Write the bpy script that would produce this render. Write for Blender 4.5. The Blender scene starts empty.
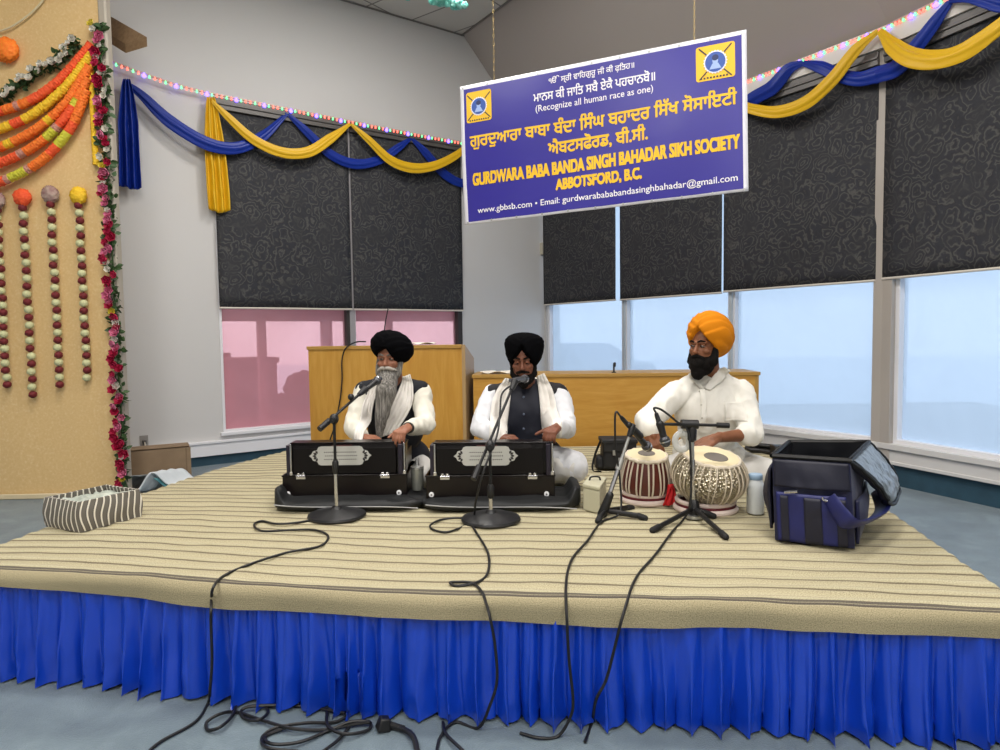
import bpy, bmesh, math, random
from mathutils import Vector, Matrix, Euler, noise
from mathutils.bvhtree import BVHTree
random.seed(7)
PI = math.pi
SC = bpy.context.scene
COL = SC.collection
V = Vector

# ------------------------------------------------------------------ camera
F, CAMH = 680.0, 1.40
_up = V((-159, 11560, 680)).normalized()
_yc = V((0, 40.0 / F, -1)).normalized()
_xc = _yc.cross(_up).normalized()
_yc = _up.cross(_xc).normalized()
ROT = Matrix((_xc, _yc, _up))            # camera coords -> world coords
CAMP = V((0, 0, CAMH))
cam_d = bpy.data.cameras.new('camera')
cam_d.sensor_width = 36; cam_d.lens = F * 36 / 1000
cam_d.clip_end = 200
cam = bpy.data.objects.new('camera', cam_d)
m4 = ROT.to_4x4(); m4.translation = CAMP
cam.matrix_world = m4
COL.objects.link(cam)
SC.camera = cam

def ray(px, py):
    return ROT @ V((px - 500, 375 - py, -F))
def W(px, py, D):                        # point of the photo at depth D
    d = ray(px, py)
    return CAMP + d * (D / d.y)
def G(px, py, z=0.0):                    # point of the photo on a level plane
    d = ray(px, py)
    return CAMP + d * ((z - CAMH) / d.z)
def on_plane(px, py, p, n):
    d = ray(px, py)
    return CAMP + d * ((p - CAMP).dot(n) / d.dot(n))

# ------------------------------------------------------------------ materials
def lin(h):
    if isinstance(h, str):
        h = h.lstrip('#')
        c = [int(h[i:i + 2], 16) / 255 for i in (0, 2, 4)]
    else:
        c = h
    return [(x / 12.92 if x <= .04045 else ((x + .055) / 1.055) ** 2.4) for x in c] + [1]
class NT:
    def __init__(s, m):
        m.use_nodes = True
        s.t = m.node_tree; s.n = s.t.nodes; s.b = s.n['Principled BSDF']; s.out = s.n['Material Output']
    def new(s, typ, **kw):
        n = s.n.new(typ)
        for k, v in kw.items():
            if k in n.inputs.keys() if hasattr(n.inputs, 'keys') else False:
                n.inputs[k].default_value = v
            else:
                setattr(n, k, v)
        return n
    def link(s, a, b): s.t.links.new(a, b)
    def ramp(s, fac, stops, interp='LINEAR'):
        r = s.n.new('ShaderNodeValToRGB'); r.color_ramp.interpolation = interp
        e = r.color_ramp.elements
        while len(e) < len(stops): e.new(.5)
        for i, (p, c) in enumerate(stops):
            e[i].position = p; e[i].color = lin(c) if not isinstance(c, (int, float)) else (c, c, c, 1)
        s.link(fac, r.inputs[0]); return r
    def coord(s, kind='Object', scale=(1, 1, 1), rot=(0, 0, 0)):
        tc = s.n.new('ShaderNodeTexCoord'); mp = s.n.new('ShaderNodeMapping')
        mp.inputs['Scale'].default_value = scale; mp.inputs['Rotation'].default_value = rot
        s.link(tc.outputs[kind], mp.inputs[0]); return mp.outputs[0]
    def noise(s, vec, scale, detail=3, rough=.5, dist=0):
        n = s.n.new('ShaderNodeTexNoise'); n.inputs['Scale'].default_value = scale
        n.inputs['Detail'].default_value = detail; n.inputs['Roughness'].default_value = rough
        n.inputs['Distortion'].default_value = dist
        if vec is not None: s.link(vec, n.inputs['Vector'])
        return n
    def bump(s, h, strength=.3, dist=.01):
        b = s.n.new('ShaderNodeBump'); b.inputs['Strength'].default_value = strength; b.inputs['Distance'].default_value = dist
        s.link(h, b.inputs['Height']); s.link(b.outputs[0], s.b.inputs['Normal']); return b
MATS = {}
def mat(name, color, rough=.6, metal=0, col2=None, nscale=20, nstr=0, nd=.005, stretch=(1, 1, 1), spec=.5, sheen=0, emit=None, es=1, coat=0, detail=3):
    if name in MATS: return MATS[name]
    m = bpy.data.materials.new(name); t = NT(m); b = t.b
    b.inputs['Base Color'].default_value = lin(color); b.inputs['Roughness'].default_value = rough
    b.inputs['Metallic'].default_value = metal; b.inputs['Specular IOR Level'].default_value = spec
    b.inputs['Sheen Weight'].default_value = sheen; b.inputs['Coat Weight'].default_value = coat
    if emit: b.inputs['Emission Color'].default_value = lin(emit); b.inputs['Emission Strength'].default_value = es
    if col2 or nstr:
        c = t.coord('Object', stretch); n = t.noise(c, nscale, detail)
        if col2:
            r = t.ramp(n.outputs[0], [(.3, color), (.7, col2)]); t.link(r.outputs[0], b.inputs['Base Color'])
        if nstr: t.bump(n.outputs[0], nstr, nd)
    m.diffuse_color = lin(color)
    MATS[name] = m; return m

# ------------------------------------------------------------------ mesh builder
class MB:
    def __init__(s): s.v = []; s.f = []; s.mi = []; s.uv = None; s.cur = 0
    def add(s, vs, fs, mi=None):
        o = len(s.v); s.v.extend([V(v) for v in vs])
        for f in fs: s.f.append([i + o for i in f]); s.mi.append(s.cur if mi is None else mi)
        return s
    def box(s, c, size, rot=None, taper=1):
        c = V(c); hx, hy, hz = [x / 2 for x in size]
        vs = []
        for z in (-1, 1):
            k = 1 if z < 0 else taper
            for y in (-1, 1):
                for x in (-1, 1): vs.append(V((x * hx * k, y * hy * k, z * hz)))
        if rot is not None:
            R = rot if isinstance(rot, Matrix) else Euler(rot).to_matrix()
            vs = [R @ v for v in vs]
        return s.add([v + c for v in vs], [(0, 2, 3, 1), (4, 5, 7, 6), (0, 1, 5, 4), (2, 6, 7, 3), (0, 4, 6, 2), (1, 3, 7, 5)])
    def hexa(s, p):     # 8 points: bottom 4 ccw then top 4 ccw
        return s.add(p, [(3, 2, 1, 0), (4, 5, 6, 7), (0, 1, 5, 4), (1, 2, 6, 5), (2, 3, 7, 6), (3, 0, 4, 7)])
    def prism(s, poly, z0, z1):
        n = len(poly)
        vs = [(x, y, z0) for x, y in poly] + [(x, y, z1) for x, y in poly]
        return s.add(vs, [tuple(range(n - 1, -1, -1)), tuple(range(n, 2 * n))] + [(i, (i + 1) % n, n + (i + 1) % n, n + i) for i in range(n)])
    def lathe(s, prof, c=(0, 0, 0), seg=24, R=None, fn=None):
        c = V(c); vs = []; fs = []
        for j, (r, z) in enumerate(prof):
            for i in range(seg):
                a = 2 * PI * i / seg; rr = r * (fn(a, j) if fn else 1)
                v = V((rr * math.cos(a), rr * math.sin(a), z))
                vs.append((R @ v if R else v) + c)
        n = len(prof)
        for j in range(n - 1):
            for i in range(seg):
                k = (i + 1) % seg; fs.append((j * seg + i, j * seg + k, (j + 1) * seg + k, (j + 1) * seg + i))
        fs.append(tuple(range(seg - 1, -1, -1))); fs.append(tuple((n - 1) * seg + i for i in range(seg)))
        return s.add(vs, fs)
    def tube(s, pts, r, seg=8, caps=True, flat=1.0, upv=None):
        pts = [V(p) for p in pts]; n = len(pts)
        rs = r if isinstance(r, (list, tuple)) else [r] * n
        vs = []; fs = []; prev = None
        for i, p in enumerate(pts):
            t = (pts[min(i + 1, n - 1)] - pts[max(i - 1, 0)])
            t = t.normalized() if t.length > 1e-9 else V((0, 0, 1))
            if prev is None:
                a = upv or (V((0, 0, 1)) if abs(t.z) < .9 else V((1, 0, 0)))
                u = (a - t * a.dot(t)).normalized()
            else:
                u = (prev - t * prev.dot(t)).normalized()
            prev = u; w = t.cross(u)
            for k in range(seg):
                an = 2 * PI * k / seg
                vs.append(p + u * math.cos(an) * rs[i] + w * math.sin(an) * rs[i] * flat)
        for i in range(n - 1):
            for k in range(seg):
                q = (k + 1) % seg; fs.append((i * seg + k, i * seg + q, (i + 1) * seg + q, (i + 1) * seg + k))
        if caps: fs.append(tuple(range(seg - 1, -1, -1))); fs.append(tuple((n - 1) * seg + i for i in range(seg)))
        return s.add(vs, fs)
    def cyl(s, a, b, r, seg=16, r2=None): return s.tube([a, b], [r, r if r2 is None else r2], seg)
    def cap(s, a, b, r0, r1=None, seg=16):   # capsule with round ends
        a = V(a); b = V(b); r1 = r0 if r1 is None else r1
        d = (b - a); L = d.length; d = d.normalized() if L > 1e-6 else V((0, 0, 1))
        pts = []; rs = []
        for k in range(5):
            t = (PI / 2) * (1 - k / 5); pts.append(a - d * r0 * math.sin(t)); rs.append(max(r0 * math.cos(t), r0 * .02))
        pts.append(a); rs.append(r0); pts.append(b + d * 1e-5); rs.append(r1)
        for k in range(1, 6):
            t = (PI / 2) * k / 5; pts.append(b + d * r1 * math.sin(t)); rs.append(max(r1 * math.cos(t), r1 * .02))
        return s.tube(pts, rs, seg)
    def ell(s, c, r, R=None, seg=24, rings=14, fn=None):
        c = V(c); vs = []; fs = []
        if not isinstance(r, (list, tuple, Vector)): r = (r, r, r)
        vs.append(V((0, 0, -1)))
        for j in range(1, rings):
            ph = -PI / 2 + PI * j / rings
            for i in range(seg):
                a = 2 * PI * i / seg; vs.append(V((math.cos(ph) * math.cos(a), math.cos(ph) * math.sin(a), math.sin(ph))))
        vs.append(V((0, 0, 1)))
        out = []
        for v in vs:
            k = fn(v) if fn else 1
            q = V((v.x * r[0] * k, v.y * r[1] * k, v.z * r[2] * k))
            out.append((R @ q if R else q) + c)
        for i in range(seg): fs.append((0, 1 + (i + 1) % seg, 1 + i))
        for j in range(rings - 2):
            for i in range(seg):
                k = (i + 1) % seg; a = 1 + j * seg
                fs.append((a + i, a + k, a + seg + k, a + seg + i))
        a = 1 + (rings - 2) * seg
        for i in range(seg): fs.append((a + i, a + (i + 1) % seg, len(vs) - 1))
        return s.add(out, fs)
    def grid(s, fn, nu, nv, uv=None, closed=False):
        vs = []; fs = []
        for j in range(nv + 1):
            for i in range(nu + (0 if closed else 1)): vs.append(fn(i / nu, j / nv))
        w = nu if closed else nu + 1
        for j in range(nv):
            for i in range(nu):
                k = (i + 1) % w if closed else i + 1
                fs.append((j * w + i, j * w + k, (j + 1) * w + k, (j + 1) * w + i))
        return s.add(vs, fs)
    def mesh(s, off=V((0, 0, 0)), smooth=True):
        me = bpy.data.meshes.new('m'); me.from_pydata([tuple(v - off) for v in s.v], [], s.f)
        me.polygons.foreach_set('material_index', s.mi)
        me.polygons.foreach_set('use_smooth', [smooth] * len(s.f)); me.update()
        return me
WORLD = {}
def wpos(o): return WORLD.get(o.name, V((0, 0, 0)))
def finish(o, mats, parent, off, label=None, cat=None, group=None, kind=None):
    for m in (mats if isinstance(mats, (list, tuple)) else [mats]): o.data.materials.append(m)
    COL.objects.link(o)
    if parent is not None: o.parent = parent; o.location = off - wpos(parent)
    else: o.location = off
    WORLD[o.name] = V(off)
    tag(o, label, cat, group, kind); return o
def tag(o, label=None, cat=None, group=None, kind=None):
    if label: o['label'] = label
    if cat: o['category'] = cat
    if group: o['group'] = group
    if kind: o['kind'] = kind
    return o
def bb_base(vs):
    xs = [v.x for v in vs]; ys = [v.y for v in vs]; zs = [v.z for v in vs]
    return V(((min(xs) + max(xs)) / 2, (min(ys) + max(ys)) / 2, min(zs)))
def obj(name, mb, m, parent=None, smooth=True, auto=35, bevel=0, bseg=2, weld=False, recalc=True, sub=0, solid=0, **tg):
    off = bb_base(mb.v)
    me = mb.mesh(off, smooth)
    if recalc or weld:
        bm = bmesh.new(); bm.from_mesh(me)
        if weld: bmesh.ops.remove_doubles(bm, verts=bm.verts, dist=1e-5)
        if recalc: bmesh.ops.recalc_face_normals(bm, faces=bm.faces)
        bm.to_mesh(me); bm.free()
    if smooth and auto: me.set_sharp_from_angle(angle=math.radians(auto))
    o = bpy.data.objects.new(name, me)
    if solid:
        q = o.modifiers.new('s', 'SOLIDIFY'); q.thickness = solid; q.offset = 0
    if bevel:
        b = o.modifiers.new('b', 'BEVEL'); b.width = bevel; b.segments = bseg; b.limit_method = 'ANGLE'; b.angle_limit = math.radians(40)
    if sub:
        q = o.modifiers.new('u', 'SUBSURF'); q.levels = sub; q.render_levels = sub
    return finish(o, m, parent, off, **tg)
def empty(name, loc, label, cat, group=None, kind=None):
    o = bpy.data.objects.new(name, None); o.empty_display_size = .05; o.location = loc; COL.objects.link(o)
    WORLD[o.name] = V(loc); return tag(o, label, cat, group, kind)
def remesh_mesh(mb, voxel, smooth_it=3, fac=.5):
    me = mb.mesh(); o = bpy.data.objects.new('tmp', me); COL.objects.link(o)
    r = o.modifiers.new('r', 'REMESH'); r.mode = 'VOXEL'; r.voxel_size = voxel
    if smooth_it:
        q = o.modifiers.new('s', 'SMOOTH'); q.iterations = smooth_it; q.factor = fac
    dg = bpy.context.evaluated_depsgraph_get(); dg.update()
    out = bpy.data.meshes.new_from_object(o.evaluated_get(dg))
    bpy.data.objects.remove(o); bpy.data.meshes.remove(me)
    return out
def obj_from_mesh(name, me, m, parent=None, fn=None, **tg):
    if fn:
        nr = [v.normal.copy() for v in me.vertices]
        for v, n in zip(me.vertices, nr): v.co = fn(v.co, n)
    vs = [v.co.copy() for v in me.vertices]; off = bb_base(vs)
    me.transform(Matrix.Translation(-off))
    me.polygons.foreach_set('use_smooth', [True] * len(me.polygons)); me.update()
    o = bpy.data.objects.new(name, me)
    return finish(o, m, parent, off, **tg)
def spline(pts, n=8):
    pts = [V(p) for p in pts]; out = []
    P = [pts[0] * 2 - pts[1]] + pts + [pts[-1] * 2 - pts[-2]]
    for i in range(1, len(P) - 2):
        a, b, c, d = P[i - 1:i + 3]
        for k in range(n):
            t = k / n
            out.append(.5 * ((2 * b) + (c - a) * t + (2 * a - 5 * b + 4 * c - d) * t * t + (3 * b - a - 3 * c + d) * t ** 3))
    out.append(pts[-1]); return out
def lerp(a, b, t): return a + (b - a) * t
def interp(xs, t):   # list of values evenly spaced
    x = t * (len(xs) - 1); i = min(int(x), len(xs) - 2); return lerp(xs[i], xs[i + 1], x - i)
def path_at(pts, t):
    L = [0]
    for a, b in zip(pts, pts[1:]): L.append(L[-1] + (b - a).length)
    d = t * L[-1]
    for i in range(len(pts) - 1):
        if d <= L[i + 1] + 1e-9:
            k = (d - L[i]) / max(L[i + 1] - L[i], 1e-9); return pts[i].lerp(pts[i + 1], k)
    return pts[-1].copy()
def plen(pts): return sum((b - a).length for a, b in zip(pts, pts[1:]))

# common materials
black_plastic = mat('black_plastic', '#141416', .45)
black_metal = mat('black_metal', '#1a1a1c', .4, .3)
chrome = mat('chrome', '#c8c8cc', .22, 1)
dull_silver = mat('dull_silver', '#b9bab8', .42, .85)
rubber = mat('rubber', '#101012', .75)
white_paint = mat('white_paint', '#e9e9ea', .5)
# ------------------------------------------------------------------ room
CZ = 5.49
C = V((.685, 10.35, 0)); QP = V((3.50, 6.18, 0))
uL = V((-1.378, -1, 0)).normalized(); nL = V((1, -1.378, 0)).normalized()
uA = (QP - C).normalized(); nA = V((uA.y, -uA.x, 0)); nA = nA if nA.dot(-C) > 0 else -nA
uB = V((.39, -1, 0)).normalized(); nB = V((uB.y, -uB.x, 0)); nB = nB if nB.dot(-C) > 0 else -nB
class Wall:
    def __init__(s, o, u, n): s.o, s.u, s.n = o, u, n
    def p(s, a, z, d=0): return s.o + s.u * a + s.n * d + V((0, 0, z))
    def hit(s, px, py, d=0):
        q = on_plane(px, py, s.o + s.n * d, s.n); return (q - s.o).dot(s.u), q.z
    def P(s, px, py, d=0): return on_plane(px, py, s.o + s.n * d, s.n)
    def bx(s, mb, a0, a1, z0, z1, d0, d1):
        return mb.hexa([s.p(a0, z0, d0), s.p(a1, z0, d0), s.p(a1, z0, d1), s.p(a0, z0, d1), s.p(a0, z1, d0), s.p(a1, z1, d0), s.p(a1, z1, d1), s.p(a0, z1, d1)])
WL = Wall(C, uL, nL); WA = Wall(C, uA, nA); WB = Wall(QP, uB, nB)

m_wall = mat('wall_paint', '#cac9c8', .75, nscale=60, nstr=.05)
m_base = mat('vinyl_base_blue', '#22404f', .7, col2='#2a4b5c', nscale=8)
m_trim = mat('white_trim', '#e2e2e6', .5)
m_taupe = mat('post_paint', '#aaa39b', .55)
# carpet
m_carpet = bpy.data.materials.new('blue_grey_carpet'); t = NT(m_carpet); c = t.coord('Object')
n1 = t.noise(c, 3.5, 5, .65, .6); n2 = t.noise(c, 160, 3)
r = t.ramp(n1.outputs[0], [(.3, '#596872'), (.55, '#67777f'), (.75, '#77878f')])
t.link(r.outputs[0], t.b.inputs['Base Color']); t.b.inputs['Roughness'].default_value = .62; t.b.inputs['Specular IOR Level'].default_value = .35; t.b.inputs['Sheen Weight'].default_value = .25
t.bump(n2.outputs[0], .5, .006)
# ceiling tiles
m_ceil = bpy.data.materials.new('ceiling_tile'); t = NT(m_ceil); c = t.coord('Object', (1, 1, 1), (0, 0, .63))
bt = t.n.new('ShaderNodeTexBrick'); bt.offset = 0; bt.inputs['Scale'].default_value = 1
bt.inputs['Brick Width'].default_value = 1.22; bt.inputs['Row Height'].default_value = .61; bt.inputs['Mortar Size'].default_value = .012
bt.inputs['Color1'].default_value = lin('#d8d5ce'); bt.inputs['Color2'].default_value = lin('#d2cfc8'); bt.inputs['Mortar'].default_value = lin('#8b8883')
t.link(c, bt.inputs[0]); t.link(bt.outputs[0], t.b.inputs['Base Color']); t.b.inputs['Roughness'].default_value = .9
nn = t.noise(c, 90, 3); t.bump(nn.outputs[0], .4, .004)

mb = MB(); mb.grid(lambda u, v: V((-9 + 18 * u, -4 + 17 * v, 0)), 2, 2)
obj('floor', mb, m_carpet, kind='structure')

# left wall opening
a1L = WL.hit(461, 300)[0]; a0L = WL.hit(218.5, 310)[0]    # right / left jambs
zTL = WL.hit(210, 96.5)[1] - .02; zSL = WL.hit(223, 432.7)[1]
mb = MB(); TH = .16
WL.bx(mb, -.3, a1L, 0, CZ + .3, -TH, 0); WL.bx(mb, a0L, 9.5, 0, CZ + .3, -TH, 0)
WL.bx(mb, a1L, a0L, zTL, CZ + .3, -TH, 0); WL.bx(mb, a1L, a0L, 0, zSL, -TH, 0)
obj('wall_left', mb, m_wall, smooth=False, kind='structure')
zB = WL.hit(197.7, 456.7)[1]; zW = WL.hit(197.7, 443)[1]
mb = MB(); WL.bx(mb, -.0, 9.5, 0, zB, 0, .015); obj('baseboard_left', mb, m_base, smooth=False, kind='structure')
mb = MB(); WL.bx(mb, 0, 9.5, zB, zW, 0, .05); WL.bx(mb, 0, 9.5, zW - .015, zW + .012, 0, .065)
obj('trim_1', mb, m_trim, smooth=False, bevel=.004, kind='structure')
# right walls
LA = (QP - C).length
zSR = WA.hit(761, 428)[1]; zTR = 4.08; zFB = WB.hit(1000, 482.6)[1]
mb = MB()
WA.bx(mb, -.3, LA, zTR, CZ + .3, -TH, 0); WA.bx(mb, -.3, LA, 0, zFB, -TH, 0)
WA.bx(mb, -.3, WA.hit(546, 310)[0], zFB, zTR, -TH, 0)
obj('wall_right', mb, m_wall, smooth=False, kind='structure')
mb = MB(); LB = 3.6
WB.bx(mb, 0, LB, zTR, CZ + .3, -TH, 0); WB.bx(mb, 0, LB, 0, zFB, -TH, 0)
WB.bx(mb, LB - .3, LB + .6, zFB, zTR, -TH, 0)
obj('wall_right_side', mb, m_wall, smooth=False, kind='structure')
eB = WB.p(LB + .6, 0, 0); eL = WL.p(9.5, 0, 0)
def seg_wall(name, a, b):
    d = (b - a).normalized(); n = V((d.y, -d.x, 0)); mb = MB()
    mb.hexa([a, b, b + n * .1, a + n * .1] + [p + V((0, 0, CZ + .2)) for p in (a, b, b + n * .1, a + n * .1)])
    obj(name, mb, m_wall, smooth=False, kind='structure')
seg_wall('wall_right_rear', eB, V((5.6, -4, 0))); seg_wall('wall_left_side', eL, V((-7, -4, 0))); seg_wall('wall_rear', V((-7, -4, 0)), V((5.6, -4, 0)))
mb = MB(); WA.bx(mb, 0, LA, 0, zFB, 0, .015); WB.bx(mb, 0, LB, 0, zFB, 0, .015)
obj('baseboard_right', mb, m_base, smooth=False, kind='structure')
# soffit (sloped ceiling from window head up to the tile ceiling)
m_soff = mat('soffit_paint', '#b0a8a2', .8, nscale=60, nstr=.05)
run = 1.42; mb = MB()
ZS = zTR - .05
pa = [WA.p(-.5, ZS, .0), WA.p(LA, ZS, .0)]
bis = (nA + nB).normalized(); bis = bis / bis.dot(nA)
q0 = WA.p(-.5, CZ + .02, run); q1 = QP + bis * run + V((0, 0, CZ + .02)); q2 = WB.p(LB + .5, CZ + .02, run)
pb = WB.p(LB + .5, ZS, 0)
mb.add([pa[0], pa[1], q1, q0], [(0, 1, 2, 3)]); mb.add([pa[1], pb, q2, q1], [(0, 1, 2, 3)])
mb.add([pa[0] + V((0,0,-.1)), pa[1] + V((0,0,-.1)), pa[1], pa[0]], [(0, 1, 2, 3)])
obj('ceiling_slope', mb, m_soff, smooth=False, recalc=False, kind='structure')
mb = MB(); mb.add([(-9, -4, CZ), (9, -4, CZ), (9, 13, CZ), (-9, 13, CZ)], [(0, 3, 2, 1)])
obj('ceiling', mb, m_ceil, smooth=False, recalc=False, kind='structure')
# window-head ledge (white) on the right
mb = MB(); WA.bx(mb, .0, LA, zTR - .20, zTR - .04, 0, .10); WB.bx(mb, 0, LB, zTR - .20, zTR - .04, 0, .10)
obj('trim_2', mb, mat('ledge_paint', '#d8d4cc', .5), smooth=False, bevel=.004, kind='structure')
# dark ceiling-edge lines
mb = MB(); mb.tube([WL.p(-.1, CZ - .01, .01), WL.p(9, CZ - .01, .01)], .012, 6); mb.tube([q0 - V((0, 0, .03)), q1 - V((0, 0, .03)), q2 - V((0, 0, .03))], .014, 6)
obj('trim_3', mb, mat('ceiling_edge', '#7d7975', .7), kind='structure')

# glass materials
def pane_mat(name, tint, fr, transp, rough=.35):
    m = bpy.data.materials.new(name); t = NT(m); t.n.remove(t.b)
    tr = t.n.new('ShaderNodeBsdfTransparent'); tr.inputs[0].default_value = lin(tint)
    tl = t.n.new('ShaderNodeBsdfTranslucent'); tl.inputs[0].default_value = lin(fr)
    df = t.n.new('ShaderNodeBsdfDiffuse'); df.inputs[0].default_value = lin(fr)
    gl = t.n.new('ShaderNodeBsdfGlossy'); gl.inputs['Roughness'].default_value = rough
    c = t.coord('Object'); nz = t.noise(c, 1.2, 3, .5, .5)
    a = t.n.new('ShaderNodeMixShader'); a.inputs[0].default_value = .12
    t.link(tl.outputs[0], a.inputs[1]); t.link(df.outputs[0], a.inputs[2])
    b = t.n.new('ShaderNodeMixShader')
    mr = t.n.new('ShaderNodeMapRange'); mr.inputs['To Min'].default_value = transp - .1; mr.inputs['To Max'].default_value = transp + .1
    t.link(nz.outputs[0], mr.inputs[0]); t.link(mr.outputs[0], b.inputs[0])
    t.link(a.outputs[0], b.inputs[1]); t.link(tr.outputs[0], b.inputs[2])
    d = t.n.new('ShaderNodeMixShader'); d.inputs[0].default_value = .05
    t.link(b.outputs[0], d.inputs[1]); t.link(gl.outputs[0], d.inputs[2]); t.link(d.outputs[0], t.out.inputs[0])
    return m
m_frost = pane_mat('frosted_glass', '#ecf4ff', '#e6f0fb', .40)
m_pink = pane_mat('pink_film_glass', '#fbdfe2', '#f2c6cb', .60, .12)

def window(n, wl, a0, a1, z0, z1, glass, label, frames=.05, fm=None, splits=()):
    e = empty('window_%d' % n, wl.p((a0 + a1) / 2, z0, -.05), None, None, kind='structure')
    mb = MB(); w = frames
    lo, hi = min(a0, a1), max(a0, a1)
    wl.bx(mb, lo, lo + w, z0, z1, -.10, .01); wl.bx(mb, hi - w, hi, z0, z1, -.10, .01)
    wl.bx(mb, lo, hi, z0, z0 + w, -.10, .012); wl.bx(mb, lo, hi, z1 - w, z1, -.10, .01)
    for s_ in splits: wl.bx(mb, s_ - w / 2, s_ + w / 2, z0, z1, -.10, .01)
    obj('window_frame', mb, fm or m_trim, e, smooth=False, bevel=.003)
    mb = MB(); wl.bx(mb, lo + w * .5, hi - w * .5, z0 + w * .5, z1 - w * .5, -.06, -.05)
    obj('glass_pane', mb, glass, e, smooth=False)
    return e
aL2 = WL.hit(352, 330)[0]
window(1, WL, aL2 + .02, a0L, zSL, zTL, m_pink, '', .03)
window(2, WL, a1L, aL2 - .02, zSL, zTL, m_pink, '', .03)
# left sill
mb = MB(); WL.bx(mb, a1L - .03, a0L + .03, zSL - .03, zSL + .005, -.02, .05); obj('trim_4', mb, m_trim, smooth=False, bevel=.004, kind='structure')
# left window mullion (dark post + pale post)
dark_post = mat('dark_post', '#35302f', .6)
mb = MB(); WL.bx(mb, aL2 - .035, aL2 + .035, zSL, zTL, -.09, .03); obj('trim_5', mb, mat('grey_post', '#9a979a', .5), smooth=False, kind='structure')
mb = MB(); WL.bx(mb, a1L, a1L + .07, zSL, zTL, -.1, .025); WL.bx(mb, aL2 + .035, aL2 + .075, zSL, zTL, -.1, .015); obj('trim_6', mb, dark_post, smooth=False, kind='structure')
# right windows
aR = [WA.hit(548, 310)[0], WA.hit(625, 310)[0], WA.hit(732, 310)[0], LA - .07]
window(3, WA, aR[0], aR[1], zSR, zTR - .1, m_frost, '', .05)
window(4, WA, aR[1], aR[2], zSR, zTR - .1, m_frost, '', .045)
window(5, WA, aR[2], aR[3], zSR, zTR - .1, m_frost, '', .045)
window(6, WB, .09, 1.75, zSR, zTR - .1, m_frost, '', .05)
window(7, WB, 1.85, LB - .3, zSR, zTR - .1, m_frost, '', .05)
mb = MB(); WA.bx(mb, LA - .09, LA + .02, zFB, zTR, -.12, .06); WB.bx(mb, -.02, .10, zFB, zTR, -.12, .06)
obj('trim_7', mb, m_taupe, smooth=False, bevel=.004, kind='structure')
mb = MB(); WA.bx(mb, 0, LA + .03, zFB, zSR - .015, -.02, .05); WB.bx(mb, -.03, LB, zFB, zSR - .015, -.02, .05)
WA.bx(mb, 0, LA + .03, zSR - .04, zSR + .012, -.02, .075); WB.bx(mb, -.03, LB, zSR - .04, zSR + .012, -.02, .075)
WA.bx(mb, 0, LA + .03, zFB - .01, zFB + .02, -.02, .06); WB.bx(mb, -.03, LB, zFB - .01, zFB + .02, -.02, .06)
obj('trim_8', mb, mat('sill_paint', '#cfcdca', .5), smooth=False, bevel=.004, kind='structure')
mb = MB()
for a in (aR[1], aR[2]): WA.bx(mb, a - .02, a + .02, zSR, zTR - .1, -.02, .03)
obj('trim_9', mb, mat('mullion_paint', '#b9c4cc', .5), smooth=False, kind='structure')

# ------------------------------------------------------------------ roller blinds
m_blind = bpy.data.materials.new('damask_blind_fabric'); t = NT(m_blind); c = t.coord('Object', (1, 1, 1))
nw = t.noise(c, 6, 3, .5); vm = t.n.new('ShaderNodeVectorMath'); vm.operation = 'SCALE'; vm.inputs['Scale'].default_value = .22; t.link(nw.outputs[1], vm.inputs[0])
va = t.n.new('ShaderNodeVectorMath'); va.operation = 'ADD'; t.link(c, va.inputs[0]); t.link(vm.outputs[0], va.inputs[1])
n1 = t.n.new('ShaderNodeTexVoronoi'); n1.inputs['Scale'].default_value = 6.5; t.link(va.outputs[0], n1.inputs[0])
ws = t.n.new('ShaderNodeMath'); ws.operation = 'MULTIPLY'; ws.inputs[1].default_value = 4.2; t.link(n1.outputs[0], ws.inputs[0])
fr = t.n.new('ShaderNodeMath'); fr.operation = 'FRACT'; t.link(ws.outputs[0], fr.inputs[0])
n3 = t.noise(c, 5, 2)
r = t.ramp(fr.outputs[0], [(.0, '#272930'), (.22, '#272930'), (.46, '#4d4c4a'), (.56, '#403f3f'), (.74, '#212228'), (1, '#272930')])
r2 = t.ramp(n3.outputs[0], [(.36, 0.25), (.5, 1.0)])
mx = t.n.new('ShaderNodeMixRGB'); mx.inputs[1].default_value = lin('#2b2c30'); t.link(r2.outputs[0], mx.inputs[0]); t.link(r.outputs[0], mx.inputs[2])
t.link(mx.outputs[0], t.b.inputs['Base Color']); t.b.inputs['Roughness'].default_value = .75
t.bump(n3.outputs[0], .05, .004)
m_head = mat('blind_headrail', '#5d5a58', .4, .2)
m_hem = mat('blind_hem_bar', '#cfc8bd', .5)
def blind(wl, a0, a1, z0, z1, label, d=.05, box=True):
    lo, hi = min(a0, a1), max(a0, a1)
    e = empty('roller_blind', wl.p((lo + hi) / 2, z0, d), label, 'window blind', 'patterned roller blinds')
    mb = MB()
    mb.grid(lambda u, v: wl.p(lerp(lo, hi, u), lerp(z0, z1, v), d + .004 * math.sin(u * 9 + v * 3) * (1 - v)), 24, 16)
    obj('blind_fabric', mb, m_blind, e, solid=.002, recalc=False)
    mb = MB(); mb.tube([wl.p(lo, z0, d), wl.p(hi, z0, d)], .012, 8); obj('hem_bar', mb, m_hem, e)
    if box:
        mb = MB(); wl.bx(mb, lo, hi, z1 - .02, z1 + .10, 0.02, d + .03); wl.bx(mb, lo, hi, z1 + .03, z1 + .05, 0.02, d + .045)
        obj('head_rail', mb, m_head, e, smooth=False, bevel=.004)
zbL = WL.hit(218.5, 308)[1]
blind(WL, aL2 + .012, a0L - .0, zbL, zTL - .1, 'dark patterned roller blind left of the pair above the pink glass')
blind(WL, a1L + .0, aL2 - .012, zbL - .0, zTL - .1, 'dark patterned roller blind right of the pair, beside the pale corner wall')
zb = WB.hit(1000, 268.7)[1]
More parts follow.
